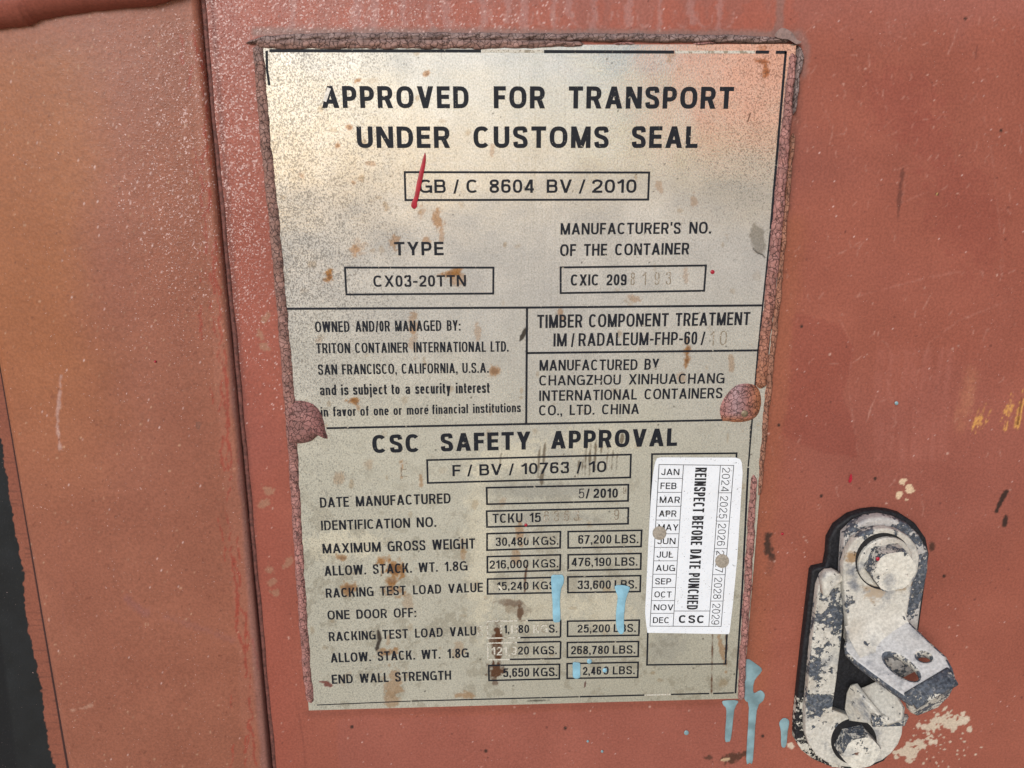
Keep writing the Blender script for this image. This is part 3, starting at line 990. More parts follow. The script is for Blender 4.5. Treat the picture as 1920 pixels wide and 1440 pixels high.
def glyph(ch, t, k):
    S = []
    w = FIX[ch] * t if ch in FIX else W0.get(ch, .6) * k
    w = max(w, t)
    L, R, T, B = t / 2, w - t / 2, 1 - t * .43, t * .43
    C = w / 2
    tb = t * .86                                       # bars a little thinner than stems
    td = t * 1.1

    def st(path, closed=False):
        S.append(strip(path, t, closed))

    def bar(x0, x1, yc):
        S.append(([(x0, yc + tb / 2), (x1, yc + tb / 2)], [(x0, yc - tb / 2), (x1, yc - tb / 2)]))

    def stem(xc, y0=0.0, y1=1.0, tt=None):
        h = (tt or t) / 2
        S.append(([(xc - h, y0), (xc - h, y1)], [(xc + h, y0), (xc + h, y1)]))

    def para(x0, y0, x1, y1, tt=td):                   # slanted stroke with level ends; x = left corner
        S.append(([(x0, y0), (x1, y1)], [(x0 + tt, y0), (x1 + tt, y1)]))

    def bowl(y0, y1, xr, xl=None):
        xl = L if xl is None else xl
        rx = min((xr - xl) * .62, (y1 - y0) * .55)
        st([(xl, y1)] + [(p[0], p[1]) for p in sup(xr - rx, (y0 + y1) / 2, rx, (y1 - y0) / 2, 90, -90, 16)] + [(xl, y0)])

    xh = .72
    if ch == 'A':
        para(0, 0, C - td / 2, 1)
        para(w - td, 0, C - td / 2, 1)
        bar(w * .2, w * .8, .29)
    elif ch == 'B':
        stem(L)
        bowl(.52, T, R - .03 * k)
        bowl(B, .52, R)
    elif ch == 'C':
        st(sup(C, .5, C - L, .5 - B, 42, 318, 34))
    elif ch == 'D':
        stem(L)
        bowl(B, T, R)
    elif ch == 'E':
        stem(L)
        bar(t * .9, w, T)
        bar(t * .9, w * .94, .52)
        bar(t * .9, w, B)
    elif ch == 'F':
        stem(L)
        bar(t * .9, w, T)
        bar(t * .9, w * .92, .50)
    elif ch == 'G':
        st(sup(C, .5, C - L, .5 - B, 44, 318, 34))
        stem(R, 0, .52)
        bar(C, w, .48)
    elif ch == 'H':
        stem(L)
        stem(R)
        bar(t * .9, w - t * .9, .52)
    elif ch == 'I':
        stem(C)
    elif ch == 'J':
        st([(R, 1), (R, .3)] + sup(C, .3, C - L, .3 - B, 0, -180, 14))
    elif ch == 'K':
        stem(L)
        para(t * .9, .38, w - td * 1.15, 1)
        para(w - td * 1.1, 0, t * .9 + (w - t) * .16, .62)
    elif ch == 'L':
        stem(L)
        bar(t * .9, w, B)
    elif ch == 'M':
        stem(L)
        stem(R)
        para(C - td * .5, 0, 0, 1)
        para(C - td * .5, 0, w - td, 1)
    elif ch == 'N':
        stem(L)
        stem(R)
        para(w - td * 1.05, 0, .05 * t, 1)
    elif ch == 'O' or ch == '0':
        st(sup(C, .5, C - L, .5 - B, 0, 348, 40), True)
    elif ch == 'Q':
        st(sup(C, .5, C - L, .5 - B, 0, 348, 40), True)
        para(w - td, -.04, C, .26)
    elif ch == 'P':
        stem(L)
        bowl(.42, T, R)
    elif ch == 'R':
        stem(L)
        bowl(.46, T, R - .02 * k)
        para(w - td, 0, C - td * .3, .48)
    elif ch in 'Ss':
        z = 1.0 if ch == 'S' else xh
        st(spl([(R - .01, z * .72), (w * .76, z - B * 1.15), (C, z - B), (w * .24, z - B * 1.25), (L, z * .74), (w * .26, z * .585), (w * .72, z * .445), (R, z * .26), (w * .77, B * 1.25), (C, B), (w * .23, B * 1.2), (L + .005, z * .29)], 6))
    elif ch == 'T':
        stem(C)
        bar(0, w, T)
    elif ch == 'U':
        st([(L, 1), (L, .36)] + sup(C, .36, C - L, .36 - B, 180, 360, 18) + [(R, 1)])
    elif ch in 'Vv':
        z = 1.0 if ch == 'V' else xh
        para(C - td / 2, 0, 0, z)
        para(C - td / 2, 0, w - td, z)
    elif ch == 'W':
        q = w * .26
        para(q - td / 2, 0, 0, 1)
        para(q - td / 2, 0, C - td / 2, 1)
        para(w - q - td / 2, 0, C - td / 2, 1)
        para(w - q - td / 2, 0, w - td, 1)
    elif ch == 'X':
        para(0, 0, w - td, 1)
        para(w - td, 0, 0, 1)
    elif ch == 'Y':
        stem(C, 0, .46)
        para(C - td / 2, .40, 0, 1)
        para(C - td / 2, .40, w - td, 1)
    elif ch == 'Z':
        bar(0, w, T)
        bar(0, w, B)
        para(0, tb * .5, w - td * 1.2, 1 - tb * .5, td * 1.2)
    elif ch == '1':
        stem(R)
        st([(w * .0, .74), (w * .35, .78), (R, .97)])
    elif ch == '2':
        st(spl([(L, .68), (L + .03, .84), (C, T), (R - .02, .83), (R, .68), (w * .72, .46), (w * .3, .24), (L + .02, .06)], 6))
        bar(0.01, w, B)
    elif ch == '3':
        st(spl([(L, .75), (w * .22, .92), (C, T), (w * .8, .93), (R - .03, .76), (w * .74, .58), (w * .45, .53)], 6))
        st(spl([(w * .45, .53), (w * .76, .49), (R, .29), (w * .8, .09), (C, B), (w * .2, .09), (L, .27)], 6))
    elif ch == '4':
        stem(R - t * .45)
        bar(0, w, .26)
        para(0, .26, R - t * 1.2, 1)
    elif ch == '5':
        bar(w * .16, w * .95, T)
        st([(w * .24, 1), (w * .17, .46)])
        st(spl([(w * .17, .50), (w * .5, .64), (w * .8, .58), (R, .34), (w * .8, .1), (C, B), (w * .2, .09), (L, .25)], 6))
    elif ch == '6':
        st(sup(C, .33, C - L, .33 - B, 0, 348, 30), True)
        st(spl([(R - .01, .76), (w * .78, .92), (C, T), (w * .2, .88), (L, .55), (L, .36)], 6))
    elif ch == '9':
        st(sup(C, .67, C - L, .33 - B, 0, 348, 30), True)
        st(spl([(L + .01, .24), (w * .22, .08), (C, B), (w * .8, .12), (R, .45), (R, .64)], 6))
    elif ch == '7':
        bar(0, w, T)
        para(w * .14, 0, w - td * 1.05, 1 - tb * .5, td)
    elif ch == '8':
        st(sup(C, .28, C - L, .28 - B, 0, 348, 30), True)
        st(sup(C, .755, C - L - .015, .245 - B, 0, 348, 30), True)
    elif ch == '/':
        para(0, -.06, w - t * .85, 1.0, t * .85)
    elif ch == '-':
        bar(0, w, .42)
    elif ch == '.':
        stem(C, 0, t)
    elif ch == ',':
        stem(C, 0, t)
        para(C - t * .35, -.16, C - t * .1, .02, t * .6)
    elif ch == ':':
        stem(C, 0, t)
        stem(C, .5, .5 + t)
    elif ch == "'":
        stem(C, .72, 1.04, t * .9)
    elif ch == 'a':
        st(spl([(L, .52), (w * .22, xh - B * 1.2), (C, xh - B), (w * .8, xh - .12), (R, .5)], 6) + [(R, 0)])
        st(spl([(R, .42), (w * .5, .39), (L, .27), (L + .02, .12), (w * .42, B), (w * .75, .12), (R, .24)], 6))
    elif ch in 'bd':
        stem(L if ch == 'b' else R, 0, 1)
        st(sup(C, xh / 2, C - L, xh / 2 - B, 0, 348, 30), True)
    elif ch == 'c':
        st(sup(C, xh / 2, C - L, xh / 2 - B, 42, 318, 28))
    elif ch == 'e':
        st(sup(C, xh / 2, C - L, xh / 2 - B, 4, 318, 28))
        bar(L, R + t * .4, xh / 2 + .01)
    elif ch == 'f':
        st([(w * .45, 0), (w * .45, .78)] + spl([(w * .45, .78), (w * .55, .93), (w, T)], 5))
        bar(0, w, xh - B)
    elif ch == 'i':
        stem(C, 0, xh)
        stem(C, 1 - t * .95, 1)
    elif ch == 'l':
        stem(C)
    elif ch == 'j':
        st([(R, xh), (R, -.1), (w * .5, -.21), (0, -.22)])
        stem(R, 1 - t * .95, 1)
    elif ch == 'm':
        stem(L, 0, xh)
        for xa, xb in ((L, C), (C, R)):
            st(sup((xa + xb) / 2, .46, (xb - xa) / 2, xh - B - .46, 180, 0, 14) + [(xb, 0)])
    elif ch == 'n':
        stem(L, 0, xh)
        st(sup(C, .44, C - L, xh - B - .44, 180, 0, 16) + [(R, 0)])
    elif ch == 'o':
        st(sup(C, xh / 2, C - L, xh / 2 - B, 0, 348, 34), True)
    elif ch == 'r':
        stem(L, 0, xh)
        st(spl([(L, .42), (w * .45, .62), (w, xh - B)], 6))
    elif ch == 't':
        st([(w * .42, .92), (w * .42, .16)] + spl([(w * .42, .16), (w * .55, B * 1.1), (w, B)], 4))
        bar(0, w, xh - B)
    elif ch == 'u':
        stem(R, 0, xh)
        st([(L, xh), (L, .28)] + sup(C, .28, C - L, .28 - B, 180, 360, 16))
    elif ch == 'y':
        para(C - td / 2, .02, 0, xh)
        para(w * .14, -.24, w - td, xh)
    return w, S


class Print:
    """flat print lying on a surface at height h; every stroke sits a hair above the one before"""

    def __init__(self, h):
        self.h, self.v, self.f, self.n = h, [], [], 0

    def add(self, Lf, Rt, fn):
        self.n += 1
        lift = (self.n % 13) * 4e-6
        b0 = len(self.v)
        for a, b in zip(Lf, Rt):
            for q in (a, b):
                p = fn(*q)
                self.v.append((p.x, p.y - lift, p.z))
        for k in range(len(Lf) - 1):
            i = b0 + 2 * k
            self.f.append((i, i + 1, i + 3, i + 2))

    def word(self, word, a, b, hz, t, up=None, gap=.17):
        """a, b: ends of the base line (points); hz: cap height; up: direction of the letters' tops"""
        ex = b - a
        ln = ex.length
        ex = ex.normalized()
        up = Vector((0, 0, 1)) if up is None else up
        var = sum(W0.get(c, .6) for c in word if c not in FIX) + gap * (len(word) - 1)
        fix = sum(FIX[c] * t for c in word if c in FIX)
        k = max((ln / hz - fix) / max(var, .01), .2)
        if all(c in FIX for c in word):
            k = 1
        xcur = 0
        for c in word:
            w, S = glyph(c, t, k)
            for Lf, Rt in S:
                self.add(Lf, Rt, lambda gx, gy, x0=xcur: a + ex * ((x0 + gx) * hz) + up * (gy * hz))
            xcur += w + gap * k
        return self

    def lines(self, pts_px, wpx, closed=False):
        pts = [W(px, py, self.h) for px, py in pts_px]
        wid = wpx * DIST / F
        path = [(p.x, p.z) for p in pts]
        Lf, Rt = [], []
        n = len(path)
        segs = [(path[i], path[(i + 1) % n]) for i in range(n if closed else n - 1)]
        for a, b in segs:
            d = Vector((b[0] - a[0], b[1] - a[1])).normalized()
            nx, nz = -d.y * wid / 2, d.x * wid / 2
            e = d * (wid / 2 if closed else 0)
            A, Bq = (a[0] - e.x, a[1] - e.y), (b[0] + e.x, b[1] + e.y)
            self.add([(A[0] + nx, A[1] + nz), (Bq[0] + nx, Bq[1] + nz)], [(A[0] - nx, A[1] - nz), (Bq[0] - nx, Bq[1] - nz)],
                     lambda X, Z: Vector((X, -self.h, Z)))
        return self

    def build(self, name, mat, parent):
        me = mesh(self.v, self.f)
        bm = bmesh.new()
        bm.from_mesh(me)
        for fc in bm.faces:
            fc.normal_update()
            if fc.normal.y > 0:
                fc.normal_flip()
        bm.to_mesh(me)
        bm.free()
        return link(name, me, mat, parent)


HT = HP + .00012


def text_line(words, yl, yr, tl, tr, t=.17, mat=None, parent=None, name='lettering', h=HT):
    pr = Print(h)
    t *= 1.0 if t < .13 else (1.22 if t > .18 else 1.14)
    xa, xb = words[0][1], words[-1][2]
    for wd, x0, x1 in words:
        f0, f1 = (x0 - xa) / (xb - xa), (x1 - xa) / (xb - xa)
        a = W(x0, yl + (yr - yl) * f0, h)
        b = W(x1, yl + (yr - yl) * f1, h)
        tp = W(x0, tl + (tr - tl) * f0, h)
        pr.word(wd, a, b, tp.z - a.z, t, gap=.16 if t > .195 else .13)
    return pr.build(name, mat or M_INK, parent or plate)


TX = [
    ([('APPROVED', 604, 879), ('FOR', 926, 1022), ('TRANSPORT', 1066, 1374)], 202.5, 204, 161, 162.4, .185),
    ([('UNDER', 670, 844), ('CUSTOMS', 888, 1141), ('SEAL', 1184, 1307.5)], 277.5, 277.5, 237, 236.5, .185),
    ([('GB', 786, 836), ('/', 850, 861), ('C', 874.7, 896.5), ('8604', 918, 1001), ('BV', 1025, 1072), ('/', 1085, 1097.5), ('2010', 1110, 1193)], 361.8, 361.5, 336.6, 336.3, .17),
    ([('TYPE', 739.7, 832)], 479, 478.6, 453.6, 453.3, .18),
    ([('CX03-20TTN', 700.4, 874)], 538, 537, 516.5, 515.5, .165),
    ([("MANUFACTURER'S", 1051, 1276), ('NO.', 1292, 1333)], 440, 438, 418.4, 415.6, .16),
    ([('OF', 1050, 1080), ('THE', 1094.6, 1138), ('CONTAINER', 1153, 1292)], 480.4, 477, 458, 455.5, .16),
    ([('CXIC', 1070, 1123), ('209', 1137, 1174.5)], 535.6, 534.8, 514.6, 514, .165),
    ([('TIMBER', 1007.4, 1092), ('COMPONENT', 1104, 1253), ('TREATMENT', 1266, 1405.5)], 615.3, 609.4, 590.4, 585, .145),
    ([('IM', 1037.7, 1062.4), ('/', 1070.5, 1077), ('RADALEUM-FHP-60', 1084.6, 1306.7), ('/', 1313.5, 1321.6)], 649.7, 645.7, 625.3, 622, .14),
    ([('MANUFACTURED', 1011.5, 1195), ('BY', 1208, 1235.5)], 695.2, 693.3, 675, 672.4, .15),
    ([('CHANGZHOU', 1011, 1163.7), ('XINHUACHANG', 1178.8, 1358)], 723, 718.8, 704, 698.9, .15),
    ([('INTERNATIONAL', 1011, 1194), ('CONTAINERS', 1208, 1354)], 752, 746.7, 732.3, 727, .15),
    ([('CO.,', 1010.6, 1054), ('LTD.', 1068, 1114.4), ('CHINA', 1128.5, 1198)], 779.2, 776, 760, 757, .15),
    ([('OWNED', 591.3, 655.7), ('AND/0R', 666.6, 731.6), ('MANAGED', 741, 827.7), ('BY:', 838, 863.5)], 623, 620, 602.8, 600.2, .14),
    ([('TRITON', 593.4, 657), ('CONTAINER', 666, 765.4), ('INTERNATIONAL', 775.7, 911), ('LTD.', 919.8, 953.7)], 662.7, 659.3, 643.6, 639.7, .14),
    ([('SAN', 596.7, 632.7), ('FRANCISCO,', 641.7, 744.3), ('CALIFORNIA,', 753.3, 858), ('U.S.A.', 867, 916.3)], 702.8, 698.8, 683.6, 680.1, .14),
    ([('and', 600.2, 630.8), ('is', 640, 653.6), ('subject', 662.5, 725.6), ('to', 734.3, 749.7), ('a', 760.6, 769), ('security', 779, 844.8), ('interest', 854.8, 918)], 741.3, 736.7, 721.5, 716.6, .145),
    ([('in', 602, 615.6), ('favor', 625, 667.6), ('of', 675.8, 691.5), ('one', 700.7, 729), ('or', 738, 753.5), ('more', 763, 803.6), ('financial', 810.6, 877.5), ('institutions', 887, 976.4)], 781.4, 772.7, 763.4, 755.5, .145),
    ([('CSC', 698.8, 787.6), ('SAFETY', 826.6, 994.6), ('APPROVAL', 1033, 1269)], 849.7, 836, 815.8, 803, .185),
    ([('F', 848.6, 864), ('/', 876, 886), ('BV', 899, 941), ('/', 954, 963.7), ('10763', 977.7, 1067), ('/', 1081, 1090.5), ('10', 1103.6, 1136.6)], 893, 885, 872, 864.3, .165),
    ([('DATE', 600.4, 654.6), ('MANUFACTURED', 667.6, 845)], 952, 943.7, 933, 924.7, .15),
    ([('IDENTIFICATION', 602.6, 769.2), ('NO.', 781.4, 818)], 994.6, 987.8, 976.4, 969, .15),
    ([('MAXIMUM', 605.3, 714.2), ('GROSS', 727, 798), ('WEIGHT', 810.6, 891)], 1038, 1028.5, 1019.8, 1009, .15),
    ([('ALLOW.', 608.6, 686.6), ('STACK.', 699.6, 772.4), ('WT.', 785, 821), ('1.8G', 834, 876.7)], 1080, 1069.6, 1061.5, 1052, .15),
    ([('RACKING', 611.3, 700.7), ('TEST', 713, 761), ('LOAD', 774.6, 827.4), ('VALUE', 840.4, 905.4)], 1121, 1109.7, 1103.6, 1092.6, .15),
    ([('ONE', 614.5, 656), ('DOOR', 668.7, 726), ('OFF:', 738.5, 780.5)], 1162, 1157, 1145, 1139.4, .15),
    ([('RACKING', 617, 704.7), ('TEST', 717.4, 765.4), ('LOAD', 778.4, 830.4), ('VALU', 843.4, 893)], 1202.5, 1191.3, 1185.5, 1174.2, .15),
    ([('ALLOW.', 620.4, 695.7), ('STACK.', 708.5, 778.4), ('WT.', 790.5, 825.8), ('1.8G', 839.3, 879)], 1242.6, 1232.8, 1225, 1215.5, .15),
    ([('END', 622.6, 661.9), ('WALL', 674.9, 728.8), ('STRENGTH', 741, 846)], 1282.4, 1274.3, 1265.4, 1257, .15),
    ([('/', 1098, 1105.4), ('2010', 1112.5, 1158.3)], 933.9, 933.2, 916.4, 915.6, .17),
    ([('TCKU', 923.6, 979.6), ('15', 993, 1013.8)], 981, 978.6, 963.6, 961.4, .15),
    ([('30,480', 929.5, 991.3), ('KGS.', 999.4, 1047)], 1023.8, 1021.2, 1008.2, 1005.6, .15),
    ([('67,200', 1084, 1146), ('LBS.', 1153, 1197)], 1019.8, 1018.4, 1003.6, 1002, .15),
    ([('216,000', 918, 990.7), ('KGS.', 999, 1046.7)], 1066.6, 1063.8, 1051, 1048.2, .15),
    ([('476,190', 1071.6, 1145.5), ('LBS.', 1153, 1195)], 1062, 1060.6, 1046.2, 1044.8, .15),
    ([('15,240', 932, 991), ('KGS.', 999, 1046)], 1106.6, 1104.8, 1091.6, 1090, .15),
    ([('33,600', 1083, 1145), ('LBS.', 1152, 1194)], 1104.6, 1103.4, 1089, 1087.6, .15),
    ([('1,', 946, 955), ('80', 972, 992), ('S.', 1029, 1045)], 1187.4, 1186, 1172.4, 1171, .15),
    ([('25,200', 1082.7, 1143.4), ('LBS.', 1150.4, 1192)], 1186.2, 1184.8, 1171.4, 1170, .15),
    ([('20', 971, 991.8), ('KGS.', 999.6, 1044)], 1227.5, 1226.6, 1212.4, 1211.4, .15),
    ([('268,780', 1070.5, 1141.5), ('LBS.', 1148.8, 1191)], 1227, 1225.4, 1211.6, 1210, .15),
    ([('5,650', 943.6, 992.3), ('KGS.', 999.6, 1045)], 1269.4, 1267.6, 1253.4, 1251.6, .15),
    ([('2,46', 1092.7, 1127), ('0', 1131, 1141), ('LBS.', 1148.8, 1190)], 1265.6, 1264, 1250.6, 1249, .15),
]
for words, yl, yr, tl, tr, t in TX:
    text_line(words, yl, yr, tl, tr, t)
# print rubbed to bare metal
text_line([('E', 895.5, 906)], 1191.4, 1191, 1174, 1173.6, .15, M_WORN, name='worn_lettering')
text_line([('1', 934, 941), ('43', 957, 971), ('KG', 999.6, 1027)], 1188, 1186.4, 1172.6, 1171.2, .15, M_WORN, name='worn_lettering')
text_line([('121,9', 922, 969)], 1229, 1227.6, 1213.4, 1212.4, .15, M_WORN, name='worn_lettering')
Print(HT + .00008).lines([(608.5, 190), (617, 165)], 6).build('ink_chip', plain('bare_bright_metal', (.72, .68, .62), .4, .2, 700), plate)
Print(HT + .00008).lines([(935, 1098), (941, 1106)], 4).build('ink_chip', plain('bare_bright_metal', (.66, .62, .52), .4, .2, 700), plate)
# characters stamped into the blanks
text_line([('8', 1182, 1190), ('1', 1204, 1211), ('9', 1227, 1236), ('3', 1248, 1258)], 534.8, 533.4, 511, 509.6, .09, M_STAMP, name='stamped_lettering')
text_line([('1', 1331, 1338), ('0', 1349, 1362)], 648, 647, 621, 620, .08, M_STAMP, name='stamped_lettering')
text_line([('5', 1084.6, 1095.4)], 934.4, 934, 916.6, 916.2, .10, M_INK, name='stamped_lettering')
text_line([('9', 1168, 1174)], 926, 925.8, 913, 912.8, .12, M_STAMP, name='stamped_lettering')
text_line([('6', 1019.6, 1029), ('3', 1038.5, 1048), ('6', 1057.5, 1067), ('3', 1075, 1086), ('9', 1151, 1160.4)], 978, 974.4, 958.6, 955, .10, M_STAMP, name='stamped_lettering')
text_line([('E', 752, 764)], 894, 893.6, 868, 867.6, .06, M_STAMP, name='stamped_lettering')

HF = HP + .00008


def frame_box(tl, tr, br, bl, w=3.6, mat=None, name='box_outline'):
    pr = Print(HF)
    i = w / 2
    pr.lines([(tl[0] + i, tl[1] + i), (tr[0] - i, tr[1] + i), (br[0] - i, br[1] - i), (bl[0] + i, bl[1] - i)], w, True)
    return pr.build(name, mat or M_INK, plate)


BX = [((757, 321), (1219, 321.7), (1217, 376), (758.5, 377)), ((645, 500), (927, 500), (926.6, 552.2), (647.6, 554)), ((1049.4, 499.7), (1325.6, 496), (1322, 547), (1049.4, 551.4)),
      ((799, 861), (1184.8, 850.5), (1183.5, 897), (800.3, 907.4)), ((910.6, 912.8), (1180, 907), (1179.4, 941), (911.4, 947.2)), ((910.6, 956.7), (1180, 950.7), (1179.4, 983.8), (911.4, 990)),
      ((911.4, 999), (1052.6, 995), (1052, 1029), (911.4, 1033.4)), ((1063.5, 995), (1205, 992.6), (1203.8, 1026.6), (1063.5, 1029.3)), ((912, 1042), (1052.6, 1038.5), (1052, 1071), (912, 1075)),
      ((1063.5, 1038.5), (1203.8, 1036), (1203, 1069), (1063.5, 1071.8)), ((912.4, 1084), (1052.6, 1080.6), (1051.5, 1113), (912.4, 1115.5)), ((1063, 1080), (1203, 1077.6), (1202, 1111), (1063, 1113)),
      ((1062.4, 1163), (1200.5, 1161), (1199.7, 1193), (1062.4, 1195)), ((1062, 1203), (1199, 1201), (1198.4, 1232.8), (1062, 1234.5)),
      ((914.6, 1246), (1051, 1243.7), (1050.6, 1274.6), (915, 1277.8)), ((1061.6, 1242.6), (1198.4, 1240), (1197.5, 1272), (1061.6, 1273.8)), ((1220.8, 849.7), (1383, 848), (1362, 1246.6), (1211.3, 1248.6))]
for bx in BX:
    frame_box(*bx)
for (tl, tr, br, bl), cut in ((((913.8, 1165), (1051.4, 1162.6), (1050.8, 1194.4), (913.8, 1196.6)), .45), (((914.6, 1206), (1051.4, 1203), (1050.6, 1235), (915, 1237)), .30)):
    def lp(p, q, f):
        return (p[0] + (q[0] - p[0]) * f, p[1] + (q[1] - p[1]) * f)
    Print(HF).lines([lp(tl, tr, cut + .1), tr, br, lp(bl, br, cut)], 3.6).build('box_outline', M_INK, plate)
    Print(HF).lines([lp(tl, tr, cut + .1), tl, bl, lp(bl, br, cut)], 3.0).build('worn_outline', M_WORN, plate)
# rules and the border, with its breaks
Print(HF).lines([(538, 579), (988, 576.8), (1428.5, 572.6)], 4).build('dividing_line', M_INK, plate)
Print(HF).lines([(612, 803), (986, 795), (1356, 787.6)], 4).build('dividing_line', M_INK, plate)
Print(HF).lines([(988.2, 578), (986.6, 794)], 4).build('dividing_line', M_INK, plate)
Print(HF).lines([(988, 662), (1421, 657)], 4).build('dividing_line', M_INK, plate)
for pts, wpx in (([(505, 95), (902, 95.6)], 5), ([(1020, 96.6), (1264, 97.6)], 5), ([(1417, 97.6), (1442, 97.8)], 5), ([(1455, 98), (1475, 98)], 5),
                 ([(1473.5, 97), (1445, 430)], 4.2), ([(1444.8, 432), (1421, 660), (1403, 875)], 3.0), ([(1402.8, 877), (1392, 1100), (1379, 1300)], 4),
                 ([(594, 1322), (770, 1314.6)], 2.2), ([(772, 1314.5), (1085, 1306.6)], 2.8), ([(1087, 1306.5), (1208, 1303.4)], 3.4), ([(1258, 1302), (1330, 1300.4)], 3.4), ([(1337, 1300.4), (1376, 1299)], 3.4),
                 ([(500, 95), (500.5, 130), (505, 160)], 4)):
    Print(HF).lines(pts, wpx).build('border_line', M_INK, plate)
for pts, wpx in (([(903, 95.6), (1019, 96.4)], 4.4), ([(1266, 97.6), (1416, 97.6)], 4.4), ([(1209, 1303.4), (1257, 1302)], 3)):
    Print(HF).lines(pts, wpx).build('worn_border', M_WORN, plate)
# inner contour of the peeled blank, right edge
Print(HF).lines([(1408, 792), (1405, 860)], 3).build('border_line', ink('flaking_border', (.03, .03, .03), .5), plate)


# ------------------------------------------------------------------ sealant beads along the plate's edge
def bead(name, path, wid, hgt, base_h, col_fn, seed=1, lobes=1):
    """path: photo pixels of the centre line with its width in pixels per point"""
    rng = random.Random(seed)
    dense, wd = [], []
    for i in range(len(path) - 1):
        (x0, y0), (x1, y1) = path[i], path[i + 1]
        n = max(2, int(math.hypot(x1 - x0, y1 - y0) / 3))
        for s in range(n):
            t = s / n
            dense.append((x0 + (x1 - x0) * t, y0 + (y1 - y0) * t))
            wd.append(wid[i] + (wid[i + 1] - wid[i]) * t)
    dense.append(path[-1])
    wd.append(wid[-1])
    v, f, cols = [], [], []
    ns = 11
    ph = [rng.uniform(0, 6) for _ in range(6)]
    N = len(dense)
    for i, (px, py) in enumerate(dense):
        a, b = dense[max(i - 1, 0)], dense[min(i + 1, N - 1)]
        d = (b[0] - a[0], b[1] - a[1])
        l = math.hypot(*d)
        nx, ny = -d[1] / l, d[0] / l
        wob = 1.2 * math.sin(i * .21 + ph[0]) + .8 * math.sin(i * .57 + ph[1]) + rng.uniform(-.6, .6)
        endf = min(1, min(i, N - 1 - i) / 3 + .25)
        for k in range(ns):
            q = -1 + 2 * k / (ns - 1)
            ww = wd[i] / 2 * endf
            p = W(px + nx * (q * ww) + nx * wob * .5, py + ny * (q * ww) + ny * wob * .5, base_h)
            prof = max(0, 1 - q * q) ** .5
            if lobes == 2:
                prof *= .75 + .35 * abs(math.sin(q * 2.6))
            hh = hgt * prof * endf * (1 + .14 * math.sin(i * .33 + k * .8 + ph[2]) + .08 * math.sin(i * .9 + ph[3]))
            v.append((p.x, p.y - hh, p.z))
            cols.append((*col_fn(px, py, q), 1))
        if i:
            b0 = (i - 1) * ns
            for k in range(ns - 1):
                f.append((b0 + k, b0 + ns + k, b0 + ns + k + 1, b0 + k + 1))
    me = mesh(v, f, True)
    bm = bmesh.new()
    bm.from_mesh(me)
    bmesh.ops.recalc_face_normals(bm, faces=bm.faces)
    if sum(fc.normal.y for fc in bm.faces) > 0:
        bmesh.ops.reverse_faces(bm, faces=bm.faces)
    bm.to_mesh(me)
    bm.free()
    ca = me.color_attributes.new('paint', 'FLOAT_COLOR', 'POINT')
    ca.data.foreach_set('color', np.array(cols, np.float32).reshape(-1))
    return link(name, me, M_SEAL, plate)


def lerp3(a, b, t):
    t = min(max(t, 0), 1)
    return tuple(x + (y_ - x) * t for x, y_ in zip(a, b))


BR_, PK_, GY_, OG_ = (.30, .165, .135), (.385, .180, .160), (.27, .20, .19), (.36, .145, .075)
bead('sealant_bead', [(485, 84), (499, 260), (516, 420), (530, 580), (544, 745), (550, 840), (564, 1080), (575, 1240), (583, 1318)], [23, 23, 23, 22, 24, 21, 19, 18, 17], .0020, .0004,
     lambda px, py, q: lerp3(lerp3(BR_, PK_, (py - 500) / 500), GY_, .5 if py < 115 else 0), 3)
bead('sealant_bead', [(480, 82), (520, 83), (700, 83), (900, 83.5), (1000, 83), (1095, 83)], [17, 22, 21, 20, 17, 10], .0022, .0006, lambda px, py, q: lerp3(BR_, GY_, -q * .8 + .1), 5)
bead('sealant_bead', [(462, 82), (500, 74), (600, 70), (800, 69), (1000, 70), (1200, 71), (1400, 74), (1478, 77)], [6, 15, 17, 17, 16, 17, 16, 10], .0026, .0000, lambda px, py, q: lerp3(GY_, BR_, .3 + .3 * q), 6)
bead('sealant_bead', [(1150, 82), (1190, 82)], [5, 6], .0012, HP - .0002, lambda px, py, q: PK_, 7)
bead('sealant_bead', [(1300, 81.5), (1342, 82)], [5, 5], .0012, HP - .0002, lambda px, py, q: PK_, 8)
bead('sealant_bead', [(1486, 100), (1472, 250), (1456, 430), (1443, 560), (1431, 660), (1426, 728)], [12, 19, 22, 21, 20, 22], .0026, HP - .0003, lambda px, py, q: lerp3(PK_, OG_, (py - 480) / 260 if py > 480 else 0), 9)
bead('sealant_bead', [(1494, 86), (1499, 110), (1494, 140), (1486, 215)], [12, 13, 11, 6], .0028, .0000, lambda px, py, q: GY_, 10)
bead('sealant_bead', [(1486, 250), (1469, 430), (1457, 560), (1446, 660), (1439, 730), (1433, 790), (1426, 880), (1421, 930)], [8, 10, 13, 14, 15, 13, 11, 6], .0022, .0001, lambda px, py, q: lerp3(BR_, OG_, .6), 12)
bead('sealant_bead', [(1413, 890), (1407, 1000), (1401, 1100), (1393, 1220), (1388, 1312)], [11, 15, 15, 14, 13], .0024, HP - .0003, lambda px, py, q: PK_, 11)


def dab(name, outline, hgt, base_h, col_fn):
    pts = resample(outline, 4)
    P3 = [W(px, py, base_h) for px, py in pts]
    me = dome(P3, hgt, 7, .00006)
    ca = me.color_attributes.new('paint', 'FLOAT_COLOR', 'POINT')
    cols = []
    for vv in me.vertices:
        qx, qy = to_px(vv.co.x, vv.co.y, vv.co.z)
        cols.append((*col_fn(qx, qy), 1))
    ca.data.foreach_set('color', np.array(cols, np.float32).reshape(-1))
    return link(name, me, M_SEAL, plate)


